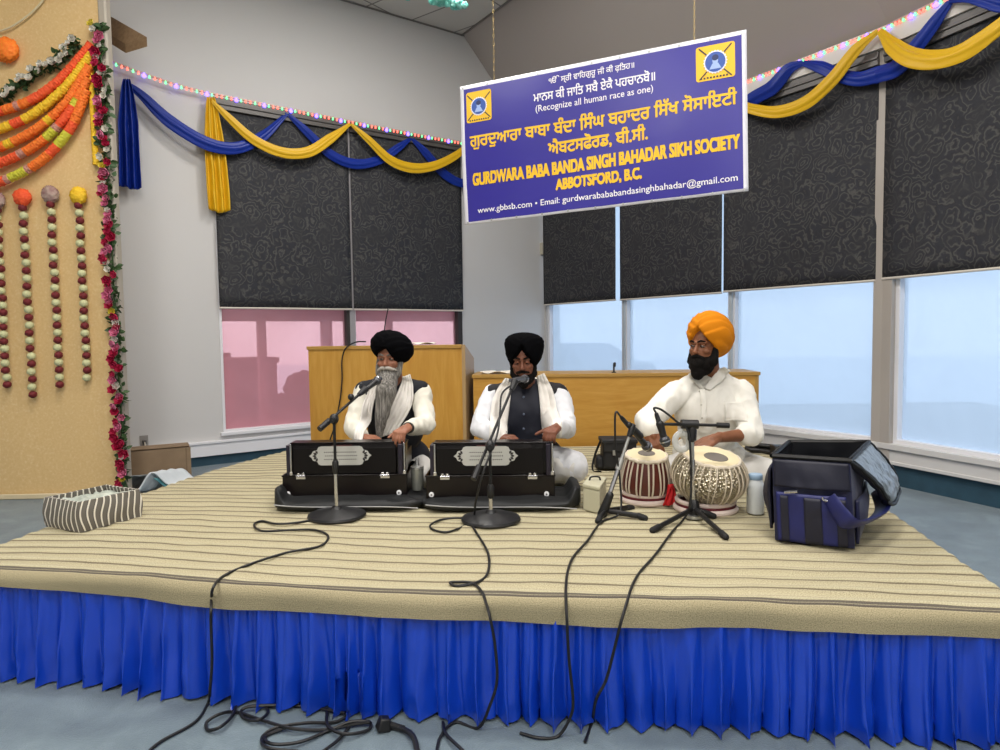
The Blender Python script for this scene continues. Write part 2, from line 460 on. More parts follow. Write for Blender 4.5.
zbA = WA.hit(761, 289.3)[1]
g = .025
blind(WA, aR[0] - .02, WA.hit(619, 300)[0], WA.hit(590, 302)[1], zTR - .31, 'narrow dark patterned roller blind in the room corner under the banner', .06)
blind(WA, WA.hit(623.5, 300)[0], WA.hit(725, 295)[0], WA.hit(680, 296)[1], zTR - .31, 'dark patterned roller blind just below the banner email line', .06)
blind(WA, WA.hit(727, 290)[0], WA.hit(879, 280)[0], zbA, zTR - .31, 'wide dark patterned roller blind behind the orange-turbaned player', .06)
blind(WB, WB.hit(887, 280)[0], LB - .4, zb, zTR - .31, 'dark patterned roller blind at the right end above the widest bright window', .06)
# small wall box
p = WL.P(545.5, 249, .03)
mb = MB(); WL.bx(mb, .02, .09, p.z - .09, p.z + .09, 0, .05); obj('blind_control_box', mb, mat('beige_plastic', '#b9b3a2', .5), smooth=False, bevel=.008, label='small beige control box on the corner wall under the banner', cat='control box')

# ------------------------------------------------------------------ shapes added outside the pink glass to show as dark silhouettes
m_out1 = mat('outside_brown', '#a8605e', .8); m_out2 = mat('outside_post', '#c78a88', .8)
mb = MB()
def WLo(px, py, d): return WL.P(px, py, d)
z1 = WLo(260, 321, -1.2).z
a_, b_ = WL.hit(215, 330, -1.2)[0], WL.hit(470, 330, -1.2)[0]
WL.bx(mb, a_ + .4, b_ - .4, z1, z1 + 1.2, -1.4, -1.2)
obj('silhouette_beam', mb, m_out1, smooth=False, kind='structure')
mb = MB(); h = WL.hit(263.5, 330, -1.2)[0]; WL.bx(mb, h - .05, h + .05, -.2, z1, -1.35, -1.25)
h = WL.hit(329, 330, -1.2)[0]; WL.bx(mb, h - .07, h + .07, -.2, z1, -1.35, -1.25)
h = WL.hit(392, 330, -1.2)[0]; WL.bx(mb, h - .04, h + .04, -.2, z1, -1.35, -1.25)
obj('silhouette_posts', mb, m_out2, smooth=False, kind='structure')
mb = MB(); h0, h1 = WL.hit(277, 360, -1.8)[0], WL.hit(232, 360, -1.8)[0]; zt = WLo(260, 359, -1.8).z
WL.bx(mb, h0, h1, -.2, zt, -2.4, -1.8); WL.bx(mb, h0 - .03, h1 + .03, zt - .06, zt + .02, -2.45, -1.77)
obj('box_silhouette', mb, m_out1, smooth=False, bevel=.02, label='boxy dark shape added outside behind the pink window glass', cat='cabinet')  # box added as a dark shape behind the pane
mb = MB(); h0, h1 = WL.hit(231, 360, -2.6)[0], WL.hit(200, 360, -2.6)[0]; zt = WLo(225, 353, -2.6).z
WL.bx(mb, h0, h1, -.2, zt, -3.4, -2.6); obj('silhouette_pillar', mb, m_out1, smooth=False, kind='structure')
def silhouette(px, py, r, d, label):  # rounded lump added to show dark through the pane
    p = WLo(px, py, d); mb = MB()
    def fn(v): return 1 + .16 * noise.noise(v * 3 + V((px, 0, 0))) + .06 * noise.noise(v * 9)
    mb.ell((p.x, p.y, p.z - r), (r, r, r), seg=32, rings=20, fn=fn)
    if p.z - r > .1: mb.cyl((p.x, p.y, -.1), (p.x, p.y, p.z - r), .05, 8)
    obj('round_silhouette', mb, mat('silhouette_red', '#9c5a58', .9, nscale=30, nstr=.6), label=label, cat='silhouette', group='dark shapes added outside the pink window')
silhouette(302, 371, .26, -1.7, 'small round bush added outside the pink glass beside the tall desk')
silhouette(293, 392, .5, -2.0, 'wide low bush added outside the pink glass right of the boxy cabinet')
silhouette(270, 408, .62, -1.6, 'dark bush low in the pink glass in front of the boxy dark shape')

# car outside the frosted windows
def car():
    p0 = WA.p(0.1, 0, -2.0)
    e = empty('parked_car', p0, 'pale blue parked car seen blurred through the frosted window behind the desk', 'car')
    fx = uA; fy = -nA
    zt = W(570, 345, 12.6).z
    k = zt / 1.45
    prof = [(-1.9, .25), (-1.95, .6), (-1.85, .85), (-1.1, .95), (-.6, 1.38), (-.2, 1.45), (.7, 1.44), (1.35, 1.0), (1.9, .92), (2.0, .6), (1.95, .25)]
    base = WA.P(556, 400, -2.4) - uA * .75; base.z = 0
    mb = MB(); n = len(prof); vs = []
    for side in (0, 1):
        for (x, z) in prof:
            inset = .12 if z > 1 else 0
            y = (inset if side == 0 else 1.7 - inset)
            vs.append(base + fx * x + fy * y + V((0, 0, z * k)))
    mb.add(vs, [tuple(range(n)), tuple(range(2 * n - 1, n - 1, -1))] + [(i, (i + 1) % n, n + (i + 1) % n, n + i) for i in range(n)])
    obj('car_body', mb, mat('car_paint', '#5d7d9e', .35, .1), e, bevel=.04, smooth=True)
    mb = MB()
    for pts in ([(-.95, .98), (-.52, 1.33), (-.15, 1.38), (-.15, .98)], [(-.05, .98), (-.05, 1.38), (.62, 1.37), (1.15, .98)]):
        q = [base + fx * x + fy * (.10 if z > 1.1 else 0) - fy * .02 + V((0, 0, z * k)) for x, z in pts]
        mb.add(q + [v + fy * .03 for v in q], [(0, 1, 2, 3), (7, 6, 5, 4), (0, 4, 5, 1), (1, 5, 6, 2), (2, 6, 7, 3), (3, 7, 4, 0)])
    obj('car_window', mb, mat('car_glass', '#2f4a62', .2), e, smooth=False)
    for x in (-1.25, 1.25):
        mb = MB(); c0 = base + fx * x + V((0, 0, .3)); mb.cyl(c0 - fy * .02, c0 + fy * .2, .3, 24); obj('wheel', mb, rubber, e)
    # roof rails
    mb = MB(); mb.tube([base + fx * x + fy * .15 + V((0, 0, z * k + .01)) for x, z in [(-1.1, .97), (-.6, 1.39), (-.2, 1.47), (.7, 1.46), (1.35, 1.02)]], .02, 6)
    obj('roof_rail', mb, mat('car_trim', '#50687c', .3), e)
car()
mb = MB(); mb.grid(lambda u, v: V((-20 + 50 * u, 2 + 40 * v, -.25)), 2, 2)
obj('ground_outside', mb, mat('pale_paving', '#d2dde8', .9), kind='structure')

# ------------------------------------------------------------------ stage
SH = .46
leftE = [V((-2.40, 2.80, 0)), V((-2.31, 3.2, 0)), V((-2.14, 4.36, 0)), V((-1.97, 5.08, 0)), V((-1.78, 5.62, 0))]
rightE = [V((1.74, 2.20, 0)), V((1.97, 3.38, 0)), V((2.24, 4.5, 0)), V((2.50, 5.62, 0))]
frontE = [V((-2.40, 2.80, 0)), V((-1.8, 2.73, 0)), V((-1.2, 2.60, 0)), V((-.6, 2.47, 0)), V((0, 2.41, 0)), V((.6, 2.345, 0)), V((1.2, 2.275, 0)), V((1.74, 2.20, 0))]
FE = spline(frontE, 8); LE = spline(leftE, 8); RE = spline(rightE, 8); BE = [leftE[-1], rightE[-1]]
FP = {}
def pcache(pts, t):
    return path_at(pts, t)
def coons(u, v):
    f, b = pcache(FE, u), pcache(BE, u); l, r = pcache(LE, v), pcache(RE, v)
    p = f * (1 - v) + b * v + l * (1 - u) + r * u
    p -= (leftE[0] * (1 - u) * (1 - v) + rightE[0] * u * (1 - v) + leftE[-1] * (1 - u) * v + rightE[-1] * u * v)
    return p
m_plat = mat('plywood', '#8a6f4a', .7, col2='#9c8058', nscale=6)
ins = []
for P_, k in ((FE, 0),): pass
poly = [(p.x, p.y + .05) for p in FE] + [(p.x - .05, p.y) for p in RE[2:]] + [(p.x + .05, p.y) for p in reversed(LE[2:])]
mb = MB(); mb.prism(poly, 0, SH - .012)
st = obj('stage_platform', mb, m_plat, smooth=False, label='low wooden stage under the striped cover and blue skirt', cat='stage')
# cover
m_cov = bpy.data.materials.new('striped_woven_cover'); t = NT(m_cov)
uvn = t.n.new('ShaderNodeUVMap'); sep = t.n.new('ShaderNodeSeparateXYZ'); t.link(uvn.outputs[0], sep.inputs[0])
nz = t.noise(uvn.outputs[0], 1.3, 3)
mpv = t.n.new('ShaderNodeMapping'); mpv.inputs['Scale'].default_value = (14, 300, 1); t.link(uvn.outputs[0], mpv.inputs[0])
fine = t.noise(mpv.outputs[0], 1, 2)
mpw = t.n.new('ShaderNodeMapping'); mpw.inputs['Scale'].default_value = (230, 260, 1); t.link(uvn.outputs[0], mpw.inputs[0])
weave = t.noise(mpw.outputs[0], 1, 1)
def M(op, a, b=None, cl=False):
    n = t.n.new('ShaderNodeMath'); n.operation = op; n.use_clamp = cl
    for i, x in enumerate((a, b)):
        if x is None: continue
        if isinstance(x, (int, float)): n.inputs[i].default_value = x
        else: t.link(x, n.inputs[i])
    return n.outputs[0]
vv = M('ADD', sep.outputs[1], M('MULTIPLY', M('SUBTRACT', nz.outputs[0], .5), .03))
ph = M('FRACT', M('DIVIDE', vv, .098))
rp = t.ramp(ph, [(0, '#bdb498'), (.04, '#6b6151'), (.09, '#857b68'), (.14, '#c6bd9f'), (.45, '#d2cbae'), (.50, '#a79d86'), (.54, '#cfc6a9'), (.8, '#c6bd9e'), (1, '#bdb498')])
r3 = t.ramp(weave.outputs[0], [(.3, '#8b8575'), (.66, '#f4f4f0')])
mx = t.n.new('ShaderNodeMixRGB'); mx.blend_type = 'MULTIPLY'; mx.inputs[0].default_value = .72; t.link(rp.outputs[0], mx.inputs[1]); t.link(r3.outputs[0], mx.inputs[2])
# hem band (plain) near the border v<0.0 and a grey double stripe
hemr = t.ramp(M('ADD', M('MULTIPLY', sep.outputs[1], 2.5), .5), [(0, '#aca284'), (.455, '#b5ab8d'), (.47, '#5b554f'), (.49, '#6e675e'), (.505, '#a8a087'), (.515, '#6b655c'), (.54, '#6b655c'), (.55, '#b5ab8d')], 'CONSTANT')
msk = M('LESS_THAN', sep.outputs[1], .022)
mx3 = t.n.new('ShaderNodeMixRGB'); mx3.blend_type = 'MULTIPLY'; mx3.inputs[0].default_value = .6; t.link(hemr.outputs[0], mx3.inputs[1]); t.link(r3.outputs[0], mx3.inputs[2])
mx2 = t.n.new('ShaderNodeMixRGB'); t.link(msk, mx2.inputs[0]); t.link(mx.outputs[0], mx2.inputs[1]); t.link(mx3.outputs[0], mx2.inputs[2])
t.link(mx2.outputs[0], t.b.inputs['Base Color']); t.b.inputs['Roughness'].default_value = .9; t.b.inputs['Specular IOR Level'].default_value = .15
t.bump(M('ADD', M('MULTIPLY', weave.outputs[0], .5), M('MULTIPLY', fine.outputs[0], .6)), .45, .004)
NU, NV = 260, 230
FEp = [path_at(FE, i / NU) for i in range(NU + 1)]; BEp = [path_at(BE, i / NU) for i in range(NU + 1)]
LEp = [path_at(LE, i / NV) for i in range(NV + 1)]; REp = [path_at(RE, i / NV) for i in range(NV + 1)]
def cz(p, v, u):
    d = v * 3.1
    z = .0035 * math.sin(2 * PI * (d / .098) + 2.5 * noise.noise(V((p.x * .9, p.y * .9, 3))))
    z += .006 * noise.noise(V((p.x * 1.4, p.y * 7, 0))) + .004 * noise.noise(V((p.x * 6, p.y * 15, 5)))
    return z
DROP = .108; ND = 8
vs, fs, uvs = [], [], []
W1 = NU + 1 + 2 * ND
for j in range(-ND, NV + 1):
    v = max(j, 0) / NV
    for i in range(-ND, NU + ND + 1):
        ii = min(max(i, 0), NU); u = ii / NU; jj = max(j, 0)
        f, b, l, r_ = FEp[ii], BEp[ii], LEp[jj], REp[jj]
        p = f * (1 - v) + b * v + l * (1 - u) + r_ * u - (leftE[0] * (1 - u) * (1 - v) + rightE[0] * u * (1 - v) + leftE[-1] * (1 - u) * v + rightE[-1] * u * v)
        z = SH + .004 + cz(p, v, u)
        du = max(-i, i - NU, 0) / ND; dv = max(-j, 0) / ND
        dd = max(du, dv)
        if dd > 0:
            out = V((0, 0, 0))
            if dv > 0: out += V((-.12, -1, 0)) * dv
            if du > 0: out += V((1 if i > NU else -1, 0, 0)) * du
            out = out.normalized()
            s_ = dd * DROP * lerp(.72, 1.0, min(1, u * 3)) * (1 + .12 * noise.noise(V((p.x * 1.2, p.y * 1.2, 9))))
            R_ = .04; ang = min(s_ / R_, PI / 2)
            o_ = R_ * math.sin(ang); dz = R_ * (1 - math.cos(ang)) + max(0, s_ - R_ * PI / 2)
            wv = .008 * math.sin(p.x * 9 + p.y * 7) * dd
            p = p + out * (o_ + wv); z = z - dz
        vs.append(V((p.x, p.y, z))); uvs.append((u * 4.2 + (i - ii) * DROP / ND, v * 3.1 + (min(j, 0)) * DROP / ND))
H1 = NV + 1 + ND
for j in range(H1 - 1):
    for i in range(W1 - 1):
        a = j * W1 + i; fs.append((a, a + 1, a + W1 + 1, a + W1))
mb = MB(); mb.add(vs, fs)
cov = obj('stage_cover', mb, m_cov, auto=0, recalc=False, label='cream cloth with thin dark stripes spread over the stage top', cat='floor cloth')
uvl = cov.data.uv_layers.new(name='UVMap')
for lp in cov.data.loops: uvl.data[lp.index].uv = uvs[lp.vertex_index]
# skirt
m_satin = mat('royal_blue_satin', '#0b3db6', .28, spec=.7, nscale=40, nstr=.06, stretch=(1, 1, .15))
path = list(reversed([p.copy() for p in LE[::4]])) + FE[1:] + RE[1::2]
path = [V((p.x, p.y, 0)) for p in path]
PL = plen(path); NS = int(PL / .0085)
pp = [path_at(path, i / NS) for i in range(NS + 1)]
# pleat profile, irregular
phs = []; x = 0; ph_ = 0
for i in range(NS + 1):
    s_ = i / NS * PL
    phs.append(ph_)
    ph_ += (PL / NS) / max(.045, .098 + .075 * noise.noise(V((s_ * 4.5, 1, 1))) + .045 * noise.noise(V((s_ * 13, 1, 1)))) * 2 * PI
vs, fs = [], []; NZ = 26
zt_, zb_ = SH - .062, .012
for j in range(NZ + 1):
    tt = j / NZ
    for i in range(NS + 1):
        a, b = pp[max(i - 2, 0)], pp[min(i + 2, NS)]
        tg_ = (b - a).normalized(); nn_ = V((tg_.y, -tg_.x, 0))
        s_ = i / NS * PL
        ph_ = phs[i] + 1.2 * noise.noise(V((s_ * 3, tt * 1.2, 4))) * tt
        w = math.sin(ph_) + .35 * math.sin(ph_ * 2.17 + s_ * 3) * (1 - .3 * tt)
        w2 = math.sin(ph_ * 2.3 + 1)
        am = (.008 + .030 * tt) * (1 + .7 * noise.noise(V((s_ * 5, 8, 8))))
        o_ = .016 + am * w + (.006 * w2) * (1 - tt * .5) + .014 * noise.noise(V((s_ * 11, tt * 2.5, 7))) * tt + .004 * noise.noise(V((s_ * 40, tt * 6, 3))) * tt + .02 * tt
        sh = .010 * math.sin(ph_ * 2) * tt
        z = lerp(zt_, zb_ + .012 * noise.noise(V((s_ * 14, 2, 2))) - .004 * w, tt)
        if tt > .93: o_ += .003 * math.sin(s_ * 260)
        q = pp[i] + nn_ * o_ + tg_ * sh; vs.append(V((q.x, q.y, max(z, .004))))
for j in range(NZ):
    for i in range(NS):
        a = j * (NS + 1) + i; fs.append((a, a + 1, a + NS + 2, a + NS + 1))
mb = MB(); mb.add(vs, fs)
obj('stage_skirt', mb, m_satin, auto=0, recalc=False, label='gathered royal blue satin skirt hanging around the stage edge', cat='stage skirt')
# ------------------------------------------------------------------ lettering: outlines filled by scanlines (non-zero winding)
def text_spans(s, rows=40, bold=0.0, hs=1.0):
    cu = bpy.data.curves.new('t', 'FONT'); cu.body = s; cu.fill_mode = 'NONE' if False else cu.fill_mode
    cu.dimensions = '2D'; cu.fill_mode = 'NONE'; cu.resolution_u = 3
    o = bpy.data.objects.new('t', cu); COL.objects.link(o)
    dg = bpy.context.evaluated_depsgraph_get(); dg.update()
    me = bpy.data.meshes.new_from_object(o.evaluated_get(dg))
    segs = []
    for e in me.edges:
        a, b = me.vertices[e.vertices[0]].co, me.vertices[e.vertices[1]].co
        # closing edges are stored low-high: restore direction by index gap
        i, j = e.vertices
        if abs(i - j) > 1: a, b = (me.vertices[max(i, j)].co, me.vertices[min(i, j)].co)
        else: a, b = (me.vertices[min(i, j)].co, me.vertices[max(i, j)].co)
        segs.append((a.x, a.y, b.x, b.y))
    xs = [q for s_ in segs for q in (s_[0], s_[2])]; ys = [q for s_ in segs for q in (s_[1], s_[3])]
    bpy.data.objects.remove(o); bpy.data.curves.remove(cu); bpy.data.meshes.remove(me)
    x0, x1, y0, y1 = min(xs), max(xs), min(ys), max(ys)
    def span(y):
        cr = []
        for ax, ay, bx, by in segs:
            if (ay <= y < by) or (by <= y < ay):
                cr.append((ax + (y - ay) * (bx - ax) / (by - ay), 1 if by > ay else -1))
        cr.sort(); w = 0; out = []; st_ = 0
        for x, d in cr:
            if w == 0: st_ = x
            w += d
            if w == 0: out.append([st_, x])
        return out
    res = []; h = (y1 - y0) / rows
    for k in range(rows):
        y = y0 + (k + .5) * h; sp = []
        for dy in ((0,) if bold == 0 else (-bold, -bold * .5, 0, bold * .5, bold)):
            ex = math.sqrt(max(bold * bold - dy * dy, 0))
            sp += [[a - ex, b + ex] for a, b in span(y + dy)]
        sp.sort(); mg = []
        for a, b in sp:
            if mg and a <= mg[-1][1]: mg[-1][1] = max(mg[-1][1], b)
            else: mg.append([a, b])
        res.append((y - h / 2, y + h / 2, mg))
    return res, (x0, x1, y0, y1)
def text_mesh(mb, s, box, place, bold=0, rows=40):
    """box = (u0,u1,v0,v1) in the board's own metres (v up); place(u,v) -> world point"""
    res, (x0, x1, y0, y1) = text_spans(s, rows, bold)
    u0, u1, v0, v1 = box
    fx = lambda x: u0 + (x - x0) / (x1 - x0) * (u1 - u0)
    fy = lambda y: v0 + (y - y0) / (y1 - y0) * (v1 - v0)
    for ya, yb, sp in res:
        for a, b in sp:
            mb.add([place(fx(a), fy(ya)), place(fx(b), fy(ya)), place(fx(b), fy(yb)), place(fx(a), fy(yb))], [(0, 1, 2, 3)])

# ------------------------------------------------------------------ banner
bTL, bTR, bBR, bBL = W(460, 87, 6.1), W(746.5, 29.5, 5.21), W(748.5, 191, 5.21), W(465, 225, 6.1)
bn = ((bTR - bTL).cross(bBL - bTL)).normalized()
if bn.dot(CAMP - bTL) < 0: bn = -bn
BW, BH = 2.44, 1.22
def bp(x, y, d=0):      # x 0..BW, y 0..BH up
    u, v = x / BW, 1 - y / BH
    p = bTL * (1 - u) * (1 - v) + bTR * u * (1 - v) + bBR * u * v + bBL * (1 - u) * v
    bil = .012 * math.sin(u * 8 + v * 2) * math.sin(v * PI) + .006 * math.sin(u * 23 + v * 5) * v
    return p + bn * (bil + d)
m_vinyl = mat('purple_blue_vinyl', '#332c92', .32, spec=.5, nscale=3, nstr=.12, nd=.02)
m_vwhite = mat('white_vinyl', '#e6e6ee', .4)
m_yel = mat('yellow_print', '#f2c01e', .5)
m_prw = mat('white_print', '#f0eef4', .5)
ban = empty('hanging_banner', (bTL + bTR + bBL + bBR) / 4 - V((0, 0, .6)), 'purple-blue vinyl banner with yellow lettering hanging from chains', 'banner')
mb = MB()
mb.grid(lambda u, v: bp(u * BW, v * BH, 0), 80, 40)
obj('banner_sheet', mb, m_vwhite, ban, recalc=False, solid=.002, label='white hemmed vinyl sheet')
mb = MB(); e_ = .036
mb.grid(lambda u, v: bp(e_ + u * (BW - 2 * e_), e_ * .6 + v * (BH - 1.5 * e_), .0025), 80, 40)
obj('printed_field', mb, m_vinyl, ban, recalc=False, label='purple-blue printed field')
LINES = [
 ('ੴ ਸ੍ਰੀ ਵਾਿਹਗੁਰੂ ਜੀ ਕੀ ਫ਼ਿਤਹ॥', (.345, .645), .085, .062, .014, 0),
 ('ਮਾਨਸ ਕੀ ਜਾਿਤ ਸਬੈ ਏਕੈ ਪਹਚਾਨਬੋ॥', (.287, .713), .170, .075, .018, 0),
 ('(Recognize all human race as one)', (.294, .706), .262, .058, .006, 0),
 ('ਗੁਰਦੁਆਰਾ ਬਾਬਾ ਬੰਦਾ ਿਸੰਘ ਬਹਾਦਰ ਿਸੱਖ ਸੋਸਾਇਟੀ', (.036, .968), .405, .128, .028, 1),
 ('ਐਬਟਸਫੋਰਡ, ਬੀ.ਸੀ.', (.335, .685), .535, .118, .03, 1),
 ('GURDWARA BABA BANDA SINGH BAHADAR SIKH SOCIETY', (.042, .975), .682, .090, .060, 1),
 ('ABBOTSFORD, B.C.', (.36, .662), .800, .084, .060, 1),
 ('www.gbbsb.com • Email: gurdwarabababandasinghbahadar@gmail.com', (.055, .968), .912, .058, .008, 0)]
for s, (u0, u1), vc, h, bold, yel in LINES:
    mb = MB()
    text_mesh(mb, s, (u0 * BW, u1 * BW, (1 - vc - h / 2) * BH, (1 - vc + h / 2) * BH), lambda x, y: bp(x, y, .006), bold, 34)
    obj('lettering', mb, m_yel if yel else m_prw, ban, smooth=False, recalc=False, auto=0, label=('yellow lettering' if yel else 'white lettering'))
def emblem(u0, u1, v0, v1):
    x0, x1, y0, y1 = u0 * BW, u1 * BW, (1 - v1) * BH, (1 - v0) * BH
    cx, cy = (x0 + x1) / 2, (y0 + y1) / 2
    e = None
    def rr(hw, hh, r, d):
        P = []
        for sx, sy, a0 in ((1, 1, 0), (-1, 1, 90), (-1, -1, 180), (1, -1, 270)):
            for k in range(5):
                a = math.radians(a0 + 90 * k / 4); P.append(bp(cx + sx * (hw - r) + r * math.cos(a), cy + sy * (hh - r) + r * math.sin(a), d))
        return P
    mb = MB(); P = rr((x1 - x0) / 2, (y1 - y0) / 2, .02, .005); mb.add(P, [tuple(range(len(P)))])
    e = obj('emblem', mb, m_yel, ban, smooth=False, recalc=False, label='yellow square emblem with a round blue portrait and crossed swords')
    S = min(x1 - x0, y1 - y0)
    mb = MB()
    for sg in (-1, 1):      # crossed swords
        L = S * .47
        pts = [(-L, -L * .95), (L, L * .95)]
        nx = .011
        mb.add([bp(cx - sg * L, cy - L * .95, .007), bp(cx - sg * (L - nx), cy - L * .98, .007), bp(cx + sg * L, cy + L * .92, .007), bp(cx + sg * (L - nx * .6), cy + L * .99, .007)], [(0, 1, 2, 3)])
    obj('crossed_swords', mb, mat('dark_print', '#3a2f2a', .5), e, smooth=False, recalc=False)
    def disc(r, d, m, name, sx=1, ox=0, oy=0, gear=0):
        mb = MB(); P = []
        n = 48
        for k in range(n):
            a = 2 * PI * k / n; q = r * (1 + (gear if k % 2 else 0)); P.append(bp(cx + ox + q * sx * math.cos(a), cy + oy + q * math.sin(a), d))
        mb.add(P, [tuple(range(n))]); obj(name, mb, m, e, smooth=False, recalc=False)
    disc(S * .34, .008, mat('white_print', '#f0eef4', .5), 'portrait_ring', gear=-.1)
    disc(S * .285, .009, mat('blue_print', '#2f55a8', .5), 'portrait_disc')
    disc(S * .10, .010, mat('pale_blue_print', '#9fb8e6', .5), 'portrait_head', .8, 0, S * .03)
    disc(S * .085, .0105, mat('dark_blue_print', '#172a5e', .5), 'portrait_turban', 1.1, 0, S * .12)
    mb = MB(); mb.add([bp(cx - S * .17, cy - S * .2, .010), bp(cx + S * .17, cy - S * .2, .010), bp(cx + S * .08, cy - S * .04, .010), bp(cx - S * .08, cy - S * .04, .010)], [(0, 1, 2, 3)])
    obj('portrait_shoulders', mb, mat('pale_blue_print', '#9fb8e6', .5), e, smooth=False, recalc=False)
    mb = MB()
    for k in range(9):
        q = x0 + S * (.12 + .09 * k); mb.add([bp(q, y0 + S * .05, .007), bp(q + S * .055, y0 + S * .05, .007), bp(q + S * .055, y0 + S * .10, .007), bp(q, y0 + S * .10, .007)], [(0, 1, 2, 3)])
    obj('emblem_caption', mb, mat('dark_print', '#3a2f2a', .5), e, smooth=False, recalc=False)
emblem(.025, .125, .055, .275); emblem(.845, .965, .055, .275)
mb = MB()
for k in range(11):
    for y in (.016, BH - .02):
        q = .03 + k * (BW - .06) / 10; p = bp(q, y, .004)
        R = Matrix((( (bTR - bTL).normalized()), bn.cross((bTR - bTL).normalized()), bn)).transposed()
        mb = MB(); mb.lathe([(.004, 0), (.009, 0), (.009, .003), (.004, .003)], p, 10, R); obj('eyelet', mb, dull_silver, ban)
pass
def chain(px, x, label):
    top = W(px, 0, 5.9 if px < 600 else 5.37); b = bp(x, BH - .02, .0)
    b2 = b.copy(); top2 = V((b.x, b.y, CZ))
    mb = MB(); n = int((top2.z - b.z) / .034)
    for k in range(n):
        c = b2 + V((0, 0, .034 * (k + .5)))
        ring = []
        for q in range(9):
            a = 2 * PI * q / 8; h = .006 * math.cos(a); ring.append(c + V((h if k % 2 else 0, 0 if k % 2 else h, .020 * math.sin(a))))
        mb.tube(ring, .0018, 5, caps=False)
    obj('hanging_chain', mb, mat('brass_chain', '#b09a62', .4, .6), label=label, cat='chain', group='banner chains')
chain(497, .335, 'thin brass chain holding the upper left of the purple banner')
chain(697, 2.05, 'thin brass chain holding the upper right of the purple banner')

# turquoise tissue decoration by the ceiling
def tissue():
    e = empty('tissue_garland', W(430, 3, 6.6), 'turquoise ruffled tissue garland hanging under the ceiling tiles', 'paper garland')
    m = mat('turquoise_tissue', '#45c0ae', .7, col2='#a9eadf', nscale=35, nstr=.3)
    for (px, py, r, s_) in ((408, -10, .10, 1), (441, -3, .10, 1.0), (457, 3, .075, .9)):
        mb = MB(); p = W(px, py, 6.6)
        for k in range(26):
            a = random.uniform(0, 2 * PI); th = random.uniform(-.9, .6)
            q = p + V((math.cos(a) * math.cos(th), math.sin(a) * math.cos(th), math.sin(th))) * r * .5
            q.x += random.uniform(-.05, .05)
            mb.ell(q, (r * .42, r * .42, r * .30), Euler((random.random() * 3, random.random() * 3, 0)).to_matrix(), 14, 9, fn=lambda v: 1 + .25 * noise.noise(v * 3.7 + q * 9))
        obj('ruffled_puff', mb, m, e)
    mb = MB(); mb.tube([W(380, -60, 6.6), W(441, -8, 6.6), W(470, -60, 6.6)], .004, 5); obj('cord', mb, m, e)
tissue()

# ------------------------------------------------------------------ draped swags
m_blue = mat('blue_swag_satin', '#082a8a', .42, spec=.35, nscale=18, nstr=.15, stretch=(1, 1, 3))
m_yell = mat('yellow_swag_satin', '#d9ac1a', .42, spec=.4, nscale=18, nstr=.2, stretch=(1, 1, 3))
def swag_tube(mb, pts, widths, folds, thick=.5, seed=0, n=10):
    wk = .52 if seed <= 5 else .68
    P = spline(pts, n); N = len(P); seg = 36; vs = []; fs = []
    for i, p in enumerate(P):
        t = (P[min(i + 1, N - 1)] - P[max(i - 1, 0)]).normalized()
        nn_ = (CAMP - p); nn_.z = 0; nn_ = nn_.normalized(); nn_ = (nn_ - t * nn_.dot(t)).normalized(); u = t.cross(nn_)
        w = interp(widths, i / (N - 1)) * .5 * wk
        for k in range(seg):
            a = 2 * PI * k / seg
            rr = 1 + .16 * math.sin(folds * a + 2 * noise.noise(V((i * .06, seed, 0)))) + .10 * noise.noise(V((math.cos(a) * 2.5, math.sin(a) * 2.5 + seed, i * .07)))
            vs.append(p + u * math.cos(a) * w * rr + nn_ * math.sin(a) * w * thick * rr)
    for i in range(N - 1):
        for k in range(seg):
            q = (k + 1) % seg; fs.append((i * seg + k, i * seg + q, (i + 1) * seg + q, (i + 1) * seg + k))
    fs.append(tuple(range(seg - 1, -1, -1))); fs.append(tuple((N - 1) * seg + i for i in range(seg)))
    mb.add(vs, fs)
def tail(mb, wl, top, botl, botr, d, pleats=4, seed=0, w0=.05):
    T = wl.P(*top, d); L = wl.P(*botl, d); R = wl.P(*botr, d)
    hu = (R - L).normalized()
    def fn(u, v):
        w = v ** .45
        a = T.lerp(L, v); b = T.lerp(R, v)
        tl = T - hu * w0; tr = T + hu * w0
        cm = T.lerp((L + R) / 2, v); hw_ = lerp(w0, (R - L).length / 2, min(1, v * 2.4) ** .8) * (1 + .05 * math.sin(v * 7 + seed)); lt = cm - hu * hw_; rt = cm + hu * hw_
        k = .15 * math.sin(v * PI)
        p = lt.lerp(rt, u)
        p += wl.n * (.028 * math.sin(u * pleats * 2 * PI + seed) * min(1, .35 + v) + .01 * noise.noise(V((u * 6, v * 9, seed))) + .03)
        p.z += .02 * math.sin(u * 5 + seed) * v
        return p
    mb.grid(fn, 70, 40)
def swag(name, wl_pts, mat_, tails, label):
    e = empty('draped_swag', wl_pts[0][0][0] if False else (0, 0, 0), label, 'fabric swag') if False else None
    return e
def PW(wl, px, py, d): return wl.P(px, py, d)
